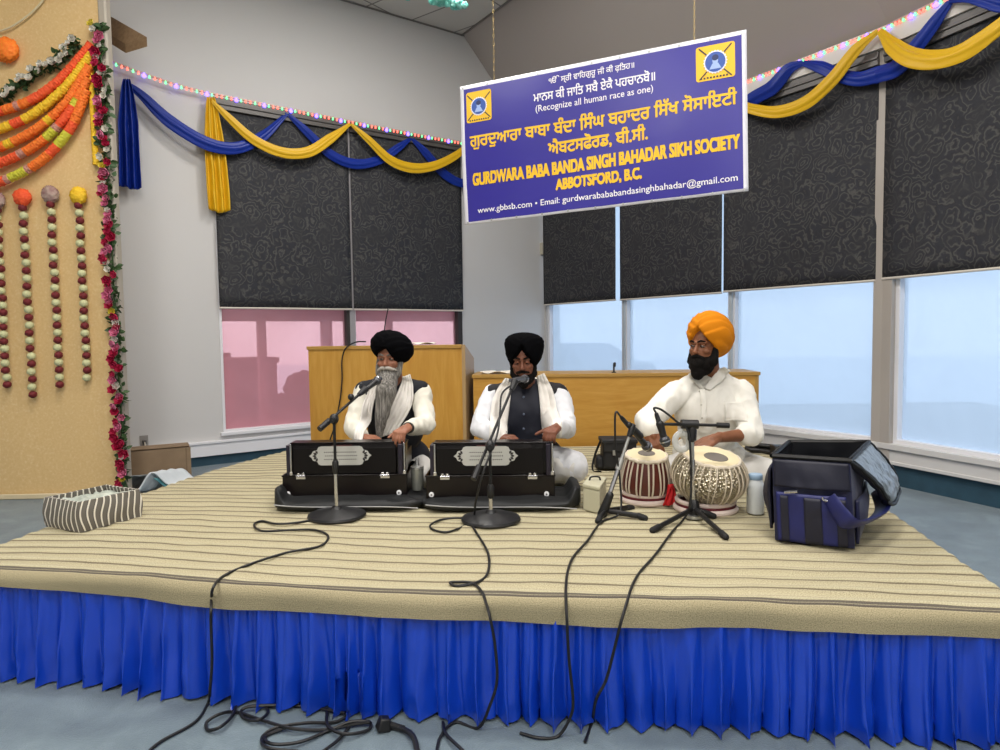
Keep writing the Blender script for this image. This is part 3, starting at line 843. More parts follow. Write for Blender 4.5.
# left wall
e = empty('fabric_swag', WL.P(288, 150, .1), 'blue satin swag draped over the left wall and window', 'fabric swag')
mb = MB()
swag_tube(mb, [PW(WL, x, y, d) for x, y, d in [(125, 82, .10), (142, 95, .11), (170, 122, .13), (205, 143, .16), (235, 148, .13), (262, 137, .10), (287, 114, .09)]], [.07, .16, .24, .25, .22, .20, .07], 5, .45, 1)
swag_tube(mb, [PW(WL, x, y, d) for x, y, d in [(288, 114, .09), (305, 130, .09), (330, 154, .09), (355, 164, .09), (380, 160, .09), (398, 148, .09), (411, 138, .08)]], [.07, .16, .20, .21, .2, .17, .07], 5, .45, 2)
swag_tube(mb, [PW(WL, x, y, d) for x, y, d in [(411, 138, .08), (425, 152, .09), (442, 172, .09), (455, 181, .09), (466, 184, .09)]], [.07, .17, .2, .2, .2], 5, .45, 3)
obj('draped_loops', mb, m_blue, e, auto=60)
mb = MB(); tail(mb, WL, (126, 80), (119, 189), (140, 188), .10, 3, 1, .03); obj('hanging_tail', mb, m_blue, e, auto=60, recalc=False, solid=.006)
e = empty('fabric_swag', WL.P(300, 140, .1), 'yellow satin swag draped across the left window blinds', 'fabric swag')
mb = MB()
swag_tube(mb, [PW(WL, x, y, d) for x, y, d in [(212, 101, .12), (228, 117, .14), (255, 141, .16), (283, 153, .17), (308, 152, .17), (330, 139, .15), (350, 124, .13)]], [.06, .14, .19, .21, .21, .2, .06], 5, .45, 4)
swag_tube(mb, [PW(WL, x, y, d) for x, y, d in [(351, 124, .13), (368, 139, .16), (390, 160, .17), (412, 168, .17), (435, 166, .17), (455, 156, .15), (468, 145, .13)]], [.06, .15, .2, .22, .21, .18, .1], 5, .45, 5)
obj('draped_loops', mb, m_yell, e, auto=60)
mb = MB(); tail(mb, WL, (210, 98), (208, 211), (229, 212), .07, 3, 2, .035); obj('hanging_tail', mb, m_yell, e, auto=60, recalc=False, solid=.006)
# right wall
def PR(x, y, d): return (WA if x < 885 else WB).P(x, y, d)
e = empty('fabric_swag', PR(850, 80, .15), 'blue satin swag looped along the top of the right windows', 'fabric swag')
mb = MB()
swag_tube(mb, [PR(x, y, d) for x, y, d in [(738, 110, .13), (755, 98, .14), (772, 88, .15), (788, 70, .14), (803, 63, .12)]], [.2, .2, .2, .16, .07], 5, .45, 6)
swag_tube(mb, [PR(x, y, d) for x, y, d in [(803, 63, .12), (820, 67, .14), (838, 75, .15), (858, 79, .13), (878, 75, .13)]], [.07, .15, .16, .17, .2], 5, .45, 7)
swag_tube(mb, [PR(x, y, d) for x, y, d in [(878, 75, .13), (897, 68, .15), (916, 47, .16), (935, 22, .15), (950, 2, .13)]], [.2, .2, .16, .14, .07], 5, .45, 8)
swag_tube(mb, [PR(x, y, d) for x, y, d in [(950, 0, .13), (968, -4, .16), (985, -2, .17), (1003, 3, .17), (1030, 5, .17)]], [.07, .14, .17, .2, .2], 5, .45, 9)
obj('draped_loops', mb, m_blue, e, auto=60)
e = empty('fabric_swag', PR(850, 70, .2), 'yellow satin swag looped in front of the blue one above the right blinds', 'fabric swag')
mb = MB()
swag_tube(mb, [PR(x, y, d) for x, y, d in [(735, 102, .2), (752, 109, .21), (778, 112, .22), (806, 103, .22), (832, 80, .22), (856, 50, .2), (878, 31, .17)]], [.12, .14, .16, .17, .16, .14, .06], 5, .45, 10)
swag_tube(mb, [PR(x, y, d) for x, y, d in [(880, 31, .17), (893, 46, .2), (912, 58, .24), (935, 60, .26), (960, 54, .26), (982, 40, .24), (1010, 18, .2)]], [.07, .17, .21, .2, .19, .17, .14], 5, .45, 11)
obj('draped_loops', mb, m_yell, e, auto=60)

# ------------------------------------------------------------------ LED strings
def led(pts, n, label):
    e = empty('light_string', pts[0], label, 'string lights')
    P = spline(pts, 10); mb = MB(); mb.tube(P, .012, 6); obj('clear_tube', mb, mat('clear_tube', '#c9a8a0', .3, spec=.6), e)
    cols = [('bulb_violet', '#6a55ff', 5), ('bulb_red', '#ff6a5a', 2.2), ('bulb_green', '#62e08a', 2.2), ('bulb_red', '#ff6a5a', 2.2)]
    base = {}
    for k in range(n):
        big = (k % 6 == 0)
        nm, c, s_ = cols[0] if big else (cols[1 + (k % 3)])
        key = nm
        p = path_at(P, (k + .5) / n) + V((0, -.01, -.012))
        if key not in base:
            mb = MB(); mb.cap(p - V((0, 0, .012)), p + V((0, 0, .008)), .022 if big else .011, .010 if big else .006, 10)
            o = obj('bulb', mb, mat(nm, c, .3, emit=c, es=s_), e); base[key] = (o, o.location - (p - wpos(e)))
        else:
            src, dl = base[key]; o = src.copy(); COL.objects.link(o); o.parent = e; o.location = p - wpos(e) + dl
led([WL.P(x, y, .08) for x, y in [(108, 60), (140, 72), (175, 84), (210, 93), (260, 103), (320, 115), (400, 131), (466, 143)]], 84, 'thin string of small coloured lights along the top of the left wall windows')
led([WA.P(x, y, .10) for x, y in [(740, 83), (800, 60), (882, 28)]] + [WB.P(x, y, .11) for x, y in [(890, 24), (925, 7), (960, -10)]], 60, 'string of small coloured lights on the ledge above the right windows')

# ------------------------------------------------------------------ backdrop
BD = 5.98
bdL, bdR = W(-260, 400, 5.9), W(117, 300, 6.02)
ub = V((bdR.x - bdL.x, bdR.y - bdL.y, 0)).normalized(); nb = V((ub.y, -ub.x, 0))
if nb.y > 0: nb = -nb
bo = V((bdR.x, bdR.y, 0))
WBD = Wall(bo, -ub, nb)
m_back = bpy.data.materials.new('beige_sparkle_cloth'); t = NT(m_back); c = t.coord('Object')
n1 = t.noise(c, 48, 4, .6); r = t.ramp(n1.outputs[0], [(.3, '#dab67a'), (.55, '#e0be84'), (.75, '#e9cd9a')]); t.link(r.outputs[0], t.b.inputs['Base Color'])
t.b.inputs['Roughness'].default_value = .5; t.b.inputs['Sheen Weight'].default_value = .3; t.bump(n1.outputs[0], .15, .003)
bz0 = G(60, 498, 0).z
e = empty('backdrop_panel', WBD.p(.8, 0, 0), 'tall beige shimmering cloth backdrop standing at the left of the stage', 'backdrop')
mb = MB()
mb.grid(lambda u, v: WBD.p(u * 2.2 + .0, .0 + 4.9 * v, .012 * math.sin(u * 7 + v) * (.3 + .7 * (1 - v)) + .012 * noise.noise(V((u * 5, v * 4, 0)))), 50, 80)
obj('cloth_face', mb, m_back, e, recalc=False, solid=.004)
mb = MB(); WBD.bx(mb, -.035, .035, 0, 4.9, -.06, .035); obj('side_pole_cover', mb, mat('pole_cover_cloth', '#aca496', .6, nscale=14, nstr=.2), e, bevel=.015)
mb = MB(); WBD.bx(mb, 0, 2.2, 0.0, .05, .01, .03); obj('hem', mb, mat('backdrop_hem', '#d9c9a6', .6), e, bevel=.01)
mb = MB(); WBD.bx(mb, -.05, 2.2, 0, .03, -.35, -.03); WBD.bx(mb, 2.1, 2.2, 0, 4.9, -.06, -.02); obj('frame', mb, mat('frame_wood', '#9a7a52', .6), e, smooth=False)
# raw plank
mb = MB()
p0, p1 = W(104, 27, 6.35), W(146, 44, 6.35)
zt = (p0.z + p1.z) / 2
a, b = W(100, 10, 6.9), W(147, 37, 6.3)
d_ = (b - a).normalized(); s_ = V((.9, -.45, 0))
h = .085
mb.hexa([a - V((0, 0, h)), b - V((0, 0, h)), b - V((0, 0, h)) + s_ * -.3, a - V((0, 0, h)) + s_ * -.3, a, b, b + s_ * -.3, a + s_ * -.3])
mb.hexa([a - V((0, 0, 1.2)), a - V((0, 0, 1.2)) + V((-.1, 0, 0)), a - V((.1, -.1, 1.2)), a - V((0, -.1, 1.2)), a, a + V((-.1, 0, 0)), a - V((.1, -.1, 0)), a - V((0, -.1, 0))])
obj('timber_beam', mb, mat('raw_timber', '#9b8060', .7, col2='#876c4e', nscale=5, stretch=(6, 1, 6)), smooth=False, bevel=.004, label='raw wooden beam jutting out behind the upper edge of the backdrop', cat='beam')

def marigold(pts, r, cols, nseg, label, seed=0, d=0, grp='marigold strands on the backdrop'):
    P = spline(pts, 14); L = plen(P); N = int(L / .006); mats = []; mb = MB()
    seg = 20; vs = []; fs = []; mi = []
    prev = None
    order = []
    tot = sum(c[1] for c in nseg)
    bounds = []; acc = 0
    for c_, l_ in nseg: acc += l_ / tot; bounds.append((acc, c_))
    for i in range(N + 1):
        t_ = i / N; p = path_at(P, t_); q = path_at(P, min(1, t_ + .01)); q0 = path_at(P, max(0, t_ - .01))
        tg_ = (q - q0).normalized(); u = nb - tg_ * nb.dot(tg_); u.normalize(); w = tg_.cross(u)
        per = .5 + .5 * math.cos(2 * PI * i * .006 / .022)
        for k in range(seg):
            a = 2 * PI * k / seg
            rr = r * (.86 + .10 * per + .30 * (noise.noise(V((math.cos(a) * 3.5, math.sin(a) * 3.5, i * .45 + seed * 7)))))
            vs.append(p + u * math.cos(a) * rr + w * math.sin(a) * rr)
    for i in range(N):
        c_ = next(c_ for b_, c_ in bounds if i / N <= b_ + 1e-6)
        for k in range(seg):
            q = (k + 1) % seg; fs.append((i * seg + k, i * seg + q, (i + 1) * seg + q, (i + 1) * seg + k)); mi.append(c_)
    mb.v = vs; mb.f = fs; mb.mi = mi
    return obj('marigold_garland', mb, cols, auto=0, label=label, cat='flower garland', group=grp)
mo = mat('marigold_orange', '#f26a1c', .7, col2='#ff8a2e', nscale=60, nstr=.4); mr = mat('marigold_red_orange', '#ef4a22', .7, col2='#fa6a35', nscale=60, nstr=.4)
my = mat('marigold_yellow', '#eeb815', .7, col2='#f7cf35', nscale=60, nstr=.4); mlg = mat('marigold_lime', '#c9c22c', .7, col2='#d8d448', nscale=60, nstr=.4)
mpk = mat('marigold_pink_tie', '#b8756a', .7, col2='#d8a08a', nscale=60, nstr=.4)
MC = [mo, mr, my, mlg, mpk]
def BP(x, y, d=.06): return WBD.P(x, y, d)
strands = [
 ([(-60, 122), (-20, 115), (8, 109), (35, 98), (62, 78), (92, 44)], .040, [(1, 6), (0, 1), (4, .5), (0, 1), (1, 8)], 'red-orange marigold strand, topmost of the five swagged on the backdrop'),
 ([(-60, 138), (-20, 134), (8, 126), (35, 113), (65, 88), (92, 54)], .040, [(2, 6), (1, 1), (2, 8)], 'yellow marigold strand, second from the top on the backdrop'),
 ([(-60, 158), (-20, 152), (8, 144), (38, 128), (66, 103), (90, 66)], .040, [(0, 5), (2, .6), (0, 3), (2, .5), (0, 5)], 'plain orange marigold strand, middle one of the five on the backdrop'),
 ([(-60, 174), (-20, 168), (10, 159), (42, 141), (70, 112), (88, 78)], .040, [(1, 3), (2, 1), (1, 2.5), (4, .6), (0, 2), (3, 1), (4, .5), (1, 2), (3, .6), (0, 2)], 'orange marigold strand with short yellow bands, second from the bottom'),
 ([(-60, 193), (-20, 187), (10, 178), (42, 160), (70, 129), (87, 90)], .040, [(3, 3), (4, .6), (1, 2), (4, .4), (3, 1.6), (4, .4), (0, 2), (1, 1), (3, 1.5), (1, 1), (0, 3)], 'lime and orange banded marigold strand, lowest of the five on the backdrop')]
for i, (pts, r, sg, lb) in enumerate(strands): marigold([BP(x, y, .07 + .004 * i) for x, y in pts], r, MC, sg, lb, i)
marigold([BP(x, y, .05) for x, y in [(91, 50), (92, 90), (94, 130), (96, 165)]], .026, MC, [(2, 10)], 'thin yellow marigold strand hanging straight beside the rose garland', 9)

# flowers
m_pink = mat('rose_pink', '#d9799a', .6); m_red = mat('rose_crimson', '#b81c48', .6); m_wht = mat('blossom_white', '#e6e2d6', .6); m_yfl = mat('blossom_yellow', '#d9c640', .6); m_leaf = mat('garland_leaf', '#27411f', .6, col2='#3c5a2c', nscale=30)
def rose_bm(r, layers=4):
    mb = MB()
    for l in range(layers):
        n = 6 - l; R = r * (1 - l * .22); tilt = .35 + l * .38
        for k in range(n):
            a = 2 * PI * k / n + l * .5
            def fn(u, v, a=a, R=R, tilt=tilt):
                x = (u - .5) * R * 1.15 * math.sin(PI * min(v * .8 + .2, 1)) ; y = v * R
                z = R * .18 * (4 * (u - .5) ** 2) + .25 * R * v * v
                yy = y * math.cos(tilt) - z * math.sin(tilt); zz = y * math.sin(tilt) + z * math.cos(tilt)
                return V((x * math.cos(a) - yy * math.sin(a), x * math.sin(a) + yy * math.cos(a), zz))
            mb.grid(fn, 4, 4)
    return mb
def rose(parent, p, r, m, cache={}, name='rose'):
    key = m.name
    if key not in cache:
        mb = rose_bm(1.0); me = mb.mesh(); me.materials.append(m); cache[key] = me
    o = bpy.data.objects.new(name, cache[key]); COL.objects.link(o); o.parent = parent
    o.location = p - wpos(parent); o.scale = (r, r, r)
    q = V((-.1 + random.uniform(-.5, .5), -1, random.uniform(-.4, .6))).normalized().to_track_quat('Z', 'Y')
    o.rotation_mode = 'QUATERNION'; o.rotation_quaternion = q @ Euler((0, 0, random.random() * 6)).to_quaternion()
    return o
def leaves(mb, P, n, spread, size):
    for k in range(n):
        p = path_at(P, random.random()) + V((random.uniform(-spread, spread), random.uniform(-.03, .01), random.uniform(-.03, .03)))
        R = Euler((random.uniform(0, 6), random.uniform(0, 6), random.uniform(0, 6))).to_matrix(); s_ = size * random.uniform(.7, 1.3)
        pts = [(0, 0, 0), (.35, .3, .08), (.3, .7, .06), (0, 1.1, -.05), (-.3, .7, .06), (-.35, .3, .08), (0, .55, 0)]
        q = [p + R @ V(x) * s_ for x in pts]
        mb.add(q, [(0, 1, 6), (1, 2, 6), (2, 3, 6), (3, 4, 6), (4, 5, 6), (5, 0, 6)])
P = spline([BP(x, y, .05) for x, y in [(98, 24), (101, 60), (104, 110), (107, 170), (111, 230), (114, 290), (117, 350), (121, 410), (123, 465), (124, 490)]], 8)
e = empty('rose_garland', P[-1], 'vertical garland of pink and crimson roses down the right edge of the backdrop', 'flower garland')
mb = MB(); mb.tube(P, .008, 6); leaves(mb, P, 620, .045, .052); obj('leaves', mb, m_leaf, e, smooth=False, recalc=False)
N = 88; seq = [m_pink, m_red, m_wht, m_pink, m_red, m_pink, m_red, m_pink, m_red, m_wht, m_yfl, m_red]
for k in range(N):
    m = m_yfl if k == 0 else seq[random.randrange(len(seq))]
    p = path_at(P, (k + .5) / N) + V((random.uniform(-.035, .045), -.045, 0))
    rose(e, p, random.uniform(.042, .062) * (.7 if m in (m_wht, m_yfl) else 1), m)
P = spline([BP(x, y, .05) for x, y in [(-60, 108), (-20, 103), (10, 92), (40, 73), (62, 57), (80, 42)]], 8)
e = empty('leaf_garland', P[-1], 'white blossom and green leaf garland above the orange strands on the backdrop', 'flower garland')
mb = MB(); mb.tube(P, .008, 6); leaves(mb, P, 300, .03, .055); obj('leaves', mb, m_leaf, e, smooth=False, recalc=False)
for k in range(34):
    rose(e, path_at(P, (k + .5) / 34) + V((random.uniform(-.02, .02), -.05, random.uniform(-.05, .03))), random.uniform(.03, .045), m_wht, name='white_blossom')
# satin cord
mb = MB(); mb.tube(spline([BP(x, y, .03) for x, y in [(-40, 36), (0, 31), (22, 20), (40, 4), (52, -14)]], 6), .008, 6)
obj('satin_cord', mb, mat('satin_cord', '#d8cba8', .4), label='thin cream satin cord curving across the top of the backdrop', cat='cord')
# bead strings
m_bcream = mat('bead_cream', '#cfd0a0', .7, nscale=50, nstr=.4); m_bred = mat('bead_maroon', '#7e2228', .7, col2='#5e161c', nscale=60, nstr=.4)
def pom(parent, p, r, m, name='pom_pom'):
    mb = MB()
    mb.ell(p, (r, r * .6, r), seg=40, rings=28, fn=lambda v: 1 + .22 * noise.noise(v * 6 + p * 3) + .10 * noise.noise(v * 15))
    return obj(name, mb, m, parent, auto=0) if parent is not None else mb
m_pomw = mat('pom_pale', '#b9a496', .7, col2='#8c5f60', nscale=22, nstr=.4)
def bead_string(x0, x1, y0, y1, n, pm, label):
    a, b = BP(x0, y0, .05), BP(x1, y1, .05); a = V((b.x * .5 + a.x * .5, b.y * .5 + a.y * .5, a.z)); b = V((a.x, a.y, b.z))
    e = empty('bead_string', b, label, 'flower string', 'hanging strings of maroon and cream blossoms')
    mb = MB(); mb.tube([a, b], .003, 5); obj('thread', mb, m_bcream, e)
    pom(e, a + V((0, -.01, .02)), .072, pm)
    src = {}
    for k in range(n):
        m = m_bred if k % 2 == 0 else m_bcream
        p = a.lerp(b, (k + 1) / (n + .2)) + V((random.uniform(-.006, .006), -.01, -.0)); r = .033 if k % 2 == 0 else .034
        if m.name not in src:
            mb = MB(); mb.ell(p, (r, r, r * .95), seg=20, rings=14, fn=lambda v: 1 + .16 * noise.noise(v * 5))
            o = obj('blossom', mb, m, e, auto=0); src[m.name] = (o, o.location - (p - wpos(e)))
        else:
            s0, dl = src[m.name]; o = s0.copy(); COL.objects.link(o); o.parent = e; o.location = p - wpos(e) + dl
            o.rotation_euler = (0, 0, 0)
bead_string(-1, 6, 203, 386, 25, m_pomw, 'hanging blossom string cut by the left picture edge, with a pale top ball')
bead_string(24, 33, 200, 396, 25, mr, 'hanging blossom string topped by a red-orange ball')
bead_string(52, 60, 197, 386, 25, m_pomw, 'hanging blossom string topped by a dusty pink and white ball')
bead_string(80, 87, 198, 379, 24, my, 'hanging blossom string topped by a yellow ball')
mb = pom(None, BP(6, 50, .05), .10, mo)
obj('pom_pom', mb, mat('pom_orange', '#ff7a1c', .7, col2='#ff8f2c', nscale=60, nstr=.5), auto=0, label='orange ruffled ball high on the left of the backdrop', cat='paper ball')

# wall outlet
e = empty('wall_outlet', WL.P(144, 441, .0), 'wall outlet with a plugged white cord near the cardboard box', 'outlet')
p = WL.hit(144, 441)
mb = MB(); WL.bx(mb, p[0] - .04, p[0] + .04, p[1] - .06, p[1] + .06, 0, .01); obj('cover_plate', mb, mat('plate_grey', '#8d8a86', .5), e, bevel=.003)
mb = MB(); WL.bx(mb, p[0] - .018, p[0] + .018, p[1] - .03, p[1] + .01, .01, .05); obj('plug', mb, mat('plug_dark', '#4a4644', .5), e, bevel=.004)
mb = MB(); mb.tube(spline([WL.p(p[0], p[1] - .01, .05), WL.P(145, 448, .12), WL.P(141, 459, .2), WL.P(134, 470, .3), V((WL.P(133, 473, .3).x, WL.P(133, 473, .3).y, .01))], 8), .007, 6)
obj('power_cord', mb, mat('cream_cord', '#c9bfb0', .5), label='pale cord running down from the wall outlet behind the cardboard box', cat='cord')
# ------------------------------------------------------------------ furniture behind the stage
m_oak = bpy.data.materials.new('golden_oak_laminate'); t = NT(m_oak); c = t.coord('Object', (1.2, 1.2, 9))
n1 = t.noise(c, 2.4, 4, .6, .8); r = t.ramp(n1.outputs[0], [(.3, '#b07f30'), (.5, '#b98a3a'), (.7, '#c19445')]); t.link(r.outputs[0], t.b.inputs['Base Color'])
t.b.inputs['Roughness'].default_value = .38
m_oakv = bpy.data.materials.new('golden_oak_vertical'); t = NT(m_oakv); c = t.coord('Object', (9, 9, 1.0))
n1 = t.noise(c, 2.4, 4, .6, .8); r = t.ramp(n1.outputs[0], [(.3, '#b07f30'), (.5, '#b88938'), (.7, '#c09344')]); t.link(r.outputs[0], t.b.inputs['Base Color'])
t.b.inputs['Roughness'].default_value = .38
m_edge = mat('oak_edge', '#a8823f', .4); m_side = mat('oak_side', '#a58a62', .45)
def desk(x0, x1, y0, y1, D0, D1, depth, label, side_drop=0, mm=None, ztop=None):
    a, b = W(x0, y0, D0), W(x1, y1, D1); zt = (a.z + b.z) / 2
    a.z = b.z = 0
    u = (b - a).normalized(); n = V((u.y, -u.x, 0)); n = n if n.y < 0 else -n
    e = empty('wooden_desk', (a + b) / 2, label, 'desk')
    wl = Wall(a, u, n); L = (b - a).length; T = .03
    mb = MB(); wl.bx(mb, 0.0, L - T, 0.05, zt - T, -T, 0); obj('back_panel', mb, mm, e, smooth=False, bevel=.002)
    mb = MB(); wl.bx(mb, -.01, L - T if side_drop else L + .01, zt - T, zt, -depth if not side_drop else -.10, .012); obj('top_board', mb, m_edge, e, smooth=False, bevel=.003)
    for s_ in (0, 1):
        mb = MB(); s0 = (L - T) if s_ else -.0; s1 = L if s_ else T
        if s_ == 0: s0, s1 = -.0, T - .005
        d0 = -T if s_ == 0 else 0.0
        mb.hexa([wl.p(s0, 0, -depth), wl.p(s1, 0, -depth), wl.p(s1, 0, d0), wl.p(s0, 0, d0), wl.p(s0, zt - side_drop, -depth), wl.p(s1, zt - side_drop, -depth), wl.p(s1, zt - (0 if s_ and side_drop else T), d0), wl.p(s0, zt - (0 if s_ and side_drop else T), d0)])
        if s_ == 0 and not side_drop: pass
        obj('side_panel', mb, m_side if side_drop else m_edge, e, smooth=False, bevel=.002)
    if side_drop:
        mb = MB(); wl2 = wl
        p = [wl.p(T, zt - side_drop * .9, -depth + .01), wl.p(L - T, zt - side_drop * .9, -depth + .01), wl.p(L - T, zt - T, -.10), wl.p(T, zt - T, -.10)]
        mb.hexa([q - V((0, 0, .02)) for q in p] + p); obj('sloped_writing_board', mb, m_edge, e, smooth=False)
    mb = MB(); wl.bx(mb, T, L - T, 0, .05, -T, -.005); obj('plinth', mb, m_side, e, smooth=False)
    return e, wl, L, zt
dk, wlt, Lt, zt1 = desk(308, 465, 346, 345, 5.98, 5.80, .45, 'tall golden wooden desk with sloping side behind the grey-bearded singer', .13, m_oakv)
dk2, wlp, Lp, zt2 = desk(473, 759, 374.5, 372, 5.86, 5.72, .5, 'long low golden wooden desk spanning behind the two right players', 0, m_oak)
def on(wl, a, z, d): return wl.p(a, z, d)
# things on the desks
mb = MB(); a = .68 * Lt
mb.grid(lambda u, v: wlt.p(a - .02 + u * .2, zt1 + .004 + .018 * abs(math.sin(u * 4 + v * 2)), -.09 + v * .09), 12, 8)
obj('paper_sheet', mb, mat('paper', '#e6e0d4', .7), solid=.002, recalc=False, label='crumpled white paper lying on top of the tall desk', cat='paper')
mb = MB()
mb.grid(lambda u, v: wlp.p(.06 + u * .28, zt2 + .004 + .02 * abs(math.sin(u * 5 + v * 2)), -.2 + v * .16), 12, 8)
obj('folded_cloth', mb, mat('paper2', '#d8d0c4', .8), solid=.004, recalc=False, label='pale folded cloth lying at the left end of the low desk', cat='cloth')
a = W(614, 370, 5.86); s0 = (V((a.x, a.y, 0)) - wlp.o).dot(wlp.u)
e = empty('desk_microphone', wlp.p(s0, zt2, -.08), 'tiny black stub standing on the low desk edge by the window', 'microphone')
mb = MB(); q = wlp.p(s0, zt2, -.08); mb.cyl(q, q + V((0, 0, .055)), .008, 10); mb.cyl(q, q + V((0, 0, .008)), .02, 12); obj('base', mb, black_plastic, e)
mb = MB(); mb.cap(q + V((.004, 0, .06)), q + V((.006, 0, .078)), .013, .013, 12); obj('head', mb, black_plastic, e)
# loose cable over the tall desk
mb = MB()
P = spline([wlt.p(Lt * .50, zt1 + .25, -.3)] + [W(388, 325, 6.2), W(385, 338, 6.1)], 6)
P = [WL.P(388, 309, .06), WL.P(385, 325, .06), WL.P(383, 345, .07), WL.P(380, 400, .08)]
mb.tube(spline(P, 8), .007, 6)
obj('hanging_wire', mb, rubber, label='dark wire hanging from the right blind behind the black turban', cat='wire')
mb = MB(); f = lambda x, y, d=.02: on_plane(x, y, wlt.o + wlt.n * d, wlt.n)
mb.tube(spline([f(366, 343, -.03) + V((0, 0, .012)), f(356, 343.5, .0) + V((0, 0, .012)), f(346, 348, .03), f(342, 360), f(342, 380), f(340, 400), f(335, 425), f(330, 440), f(328, 452)], 8), .006, 6)
obj('loose_cable', mb, rubber, label='dark cable curving down the front of the tall desk', cat='cable')

# ------------------------------------------------------------------ cardboard box and teal sack by the wall
e = empty('cardboard_box', G(165, 486, 0), 'open brown cardboard box lying by the left wall', 'cardboard box')
m_card = mat('cardboard', '#7d6850', .75, nscale=9, nstr=.05, col2='#867158')
b0, b1 = G(118, 492, .0), G(192, 484, .0)
ud = V((b1.x - b0.x, b1.y - b0.y, 0)).normalized(); nd_ = V((ud.y, -ud.x, 0)); nd_ = nd_ if nd_.y < 0 else -nd_
wbx = Wall(V((b0.x, b0.y, 0)), ud, nd_); Lb = (b1 - b0).length
zb_ = on_plane(190, 447, wbx.o, wbx.n).z
mb = MB(); wbx.bx(mb, 0, Lb, 0, zb_, -.008, 0); wbx.bx(mb, 0, Lb, 0, zb_ - .02, -.32, -.312); wbx.bx(mb, 0, .008, 0, zb_ - .01, -.312, -.008); wbx.bx(mb, Lb - .008, Lb, 0, zb_ - .01, -.312, -.008); wbx.bx(mb, .01, Lb - .01, 0, .006, -.31, -.01)
obj('box_walls', mb, m_card, e, smooth=False)
mb = MB(); mb.hexa([wbx.p(0, zb_ - .005, -.32), wbx.p(Lb, zb_ - .005, -.32), wbx.p(Lb, zb_ - .005, -.10), wbx.p(0, zb_ - .005, -.1), wbx.p(0, zb_ + .004, -.32), wbx.p(Lb, zb_ + .004, -.32), wbx.p(Lb, zb_ + .002, -.10), wbx.p(0, zb_ + .002, -.1)])
obj('top_flap', mb, m_card, e, smooth=False)
mb = MB(); wbx.bx(mb, Lb - .045, Lb - .035, .0, zb_ - .002, 0, .002); obj('corner_crease', mb, mat('cardboard_dark', '#6e5a44', .8), e, smooth=False)
e = empty('folded_sack', G(150, 494, 0), 'folded teal and white printed sack lying in front of the cardboard box', 'sack')
def sack(u, v):
    # arched open flap
    x = lerp(118, 200, u)
    return None
q0 = G(116, 498, 0); q1 = G(204, 487, 0)
ax = V((q1.x - q0.x, q1.y - q0.y, 0)); ay = V((.10, .34, 0))
def sk(u, v):
    h = .18 * math.exp(-((u - .40) / .13) ** 2) * (1 - .15 * v) + .05 * math.exp(-((u - .75) / .2) ** 2)
    return V((q0.x, q0.y, 0)) + ax * (u + .05 * v) + ay * (v * (1 - .3 * u)) + V((0, 0, .012 + h + .015 * noise.noise(V((u * 6, v * 5, 1)))))
mb = MB(); mb.grid(sk, 60, 24); obj('white_lining', mb, mat('sack_white', '#cdd3d6', .6), e, recalc=False, solid=.012)
mb = MB(); mb.grid(lambda u, v: sk(.42 + u * .5, v * .9) * 1 + V((0, -.006, -.05 * (1 - u) - .0)), 30, 16)
obj('teal_print', mb, mat('sack_teal', '#0d4f60', .5, col2='#6aa6a8', nscale=14), e, recalc=False, solid=.004)
mb = MB(); mb.grid(lambda u, v: V((q0.x, q0.y, 0)) + ax * (-.06 + u * .34) + ay * (v * 1.0) + V((0, 0, .02 + .16 * math.sin(min(u * 1.1, 1) * PI * .6) * (1 - .3 * v))), 24, 12)
obj('grey_end', mb, mat('sack_grey', '#56595a', .6, col2='#7a8080', nscale=12), e, recalc=False, solid=.01)

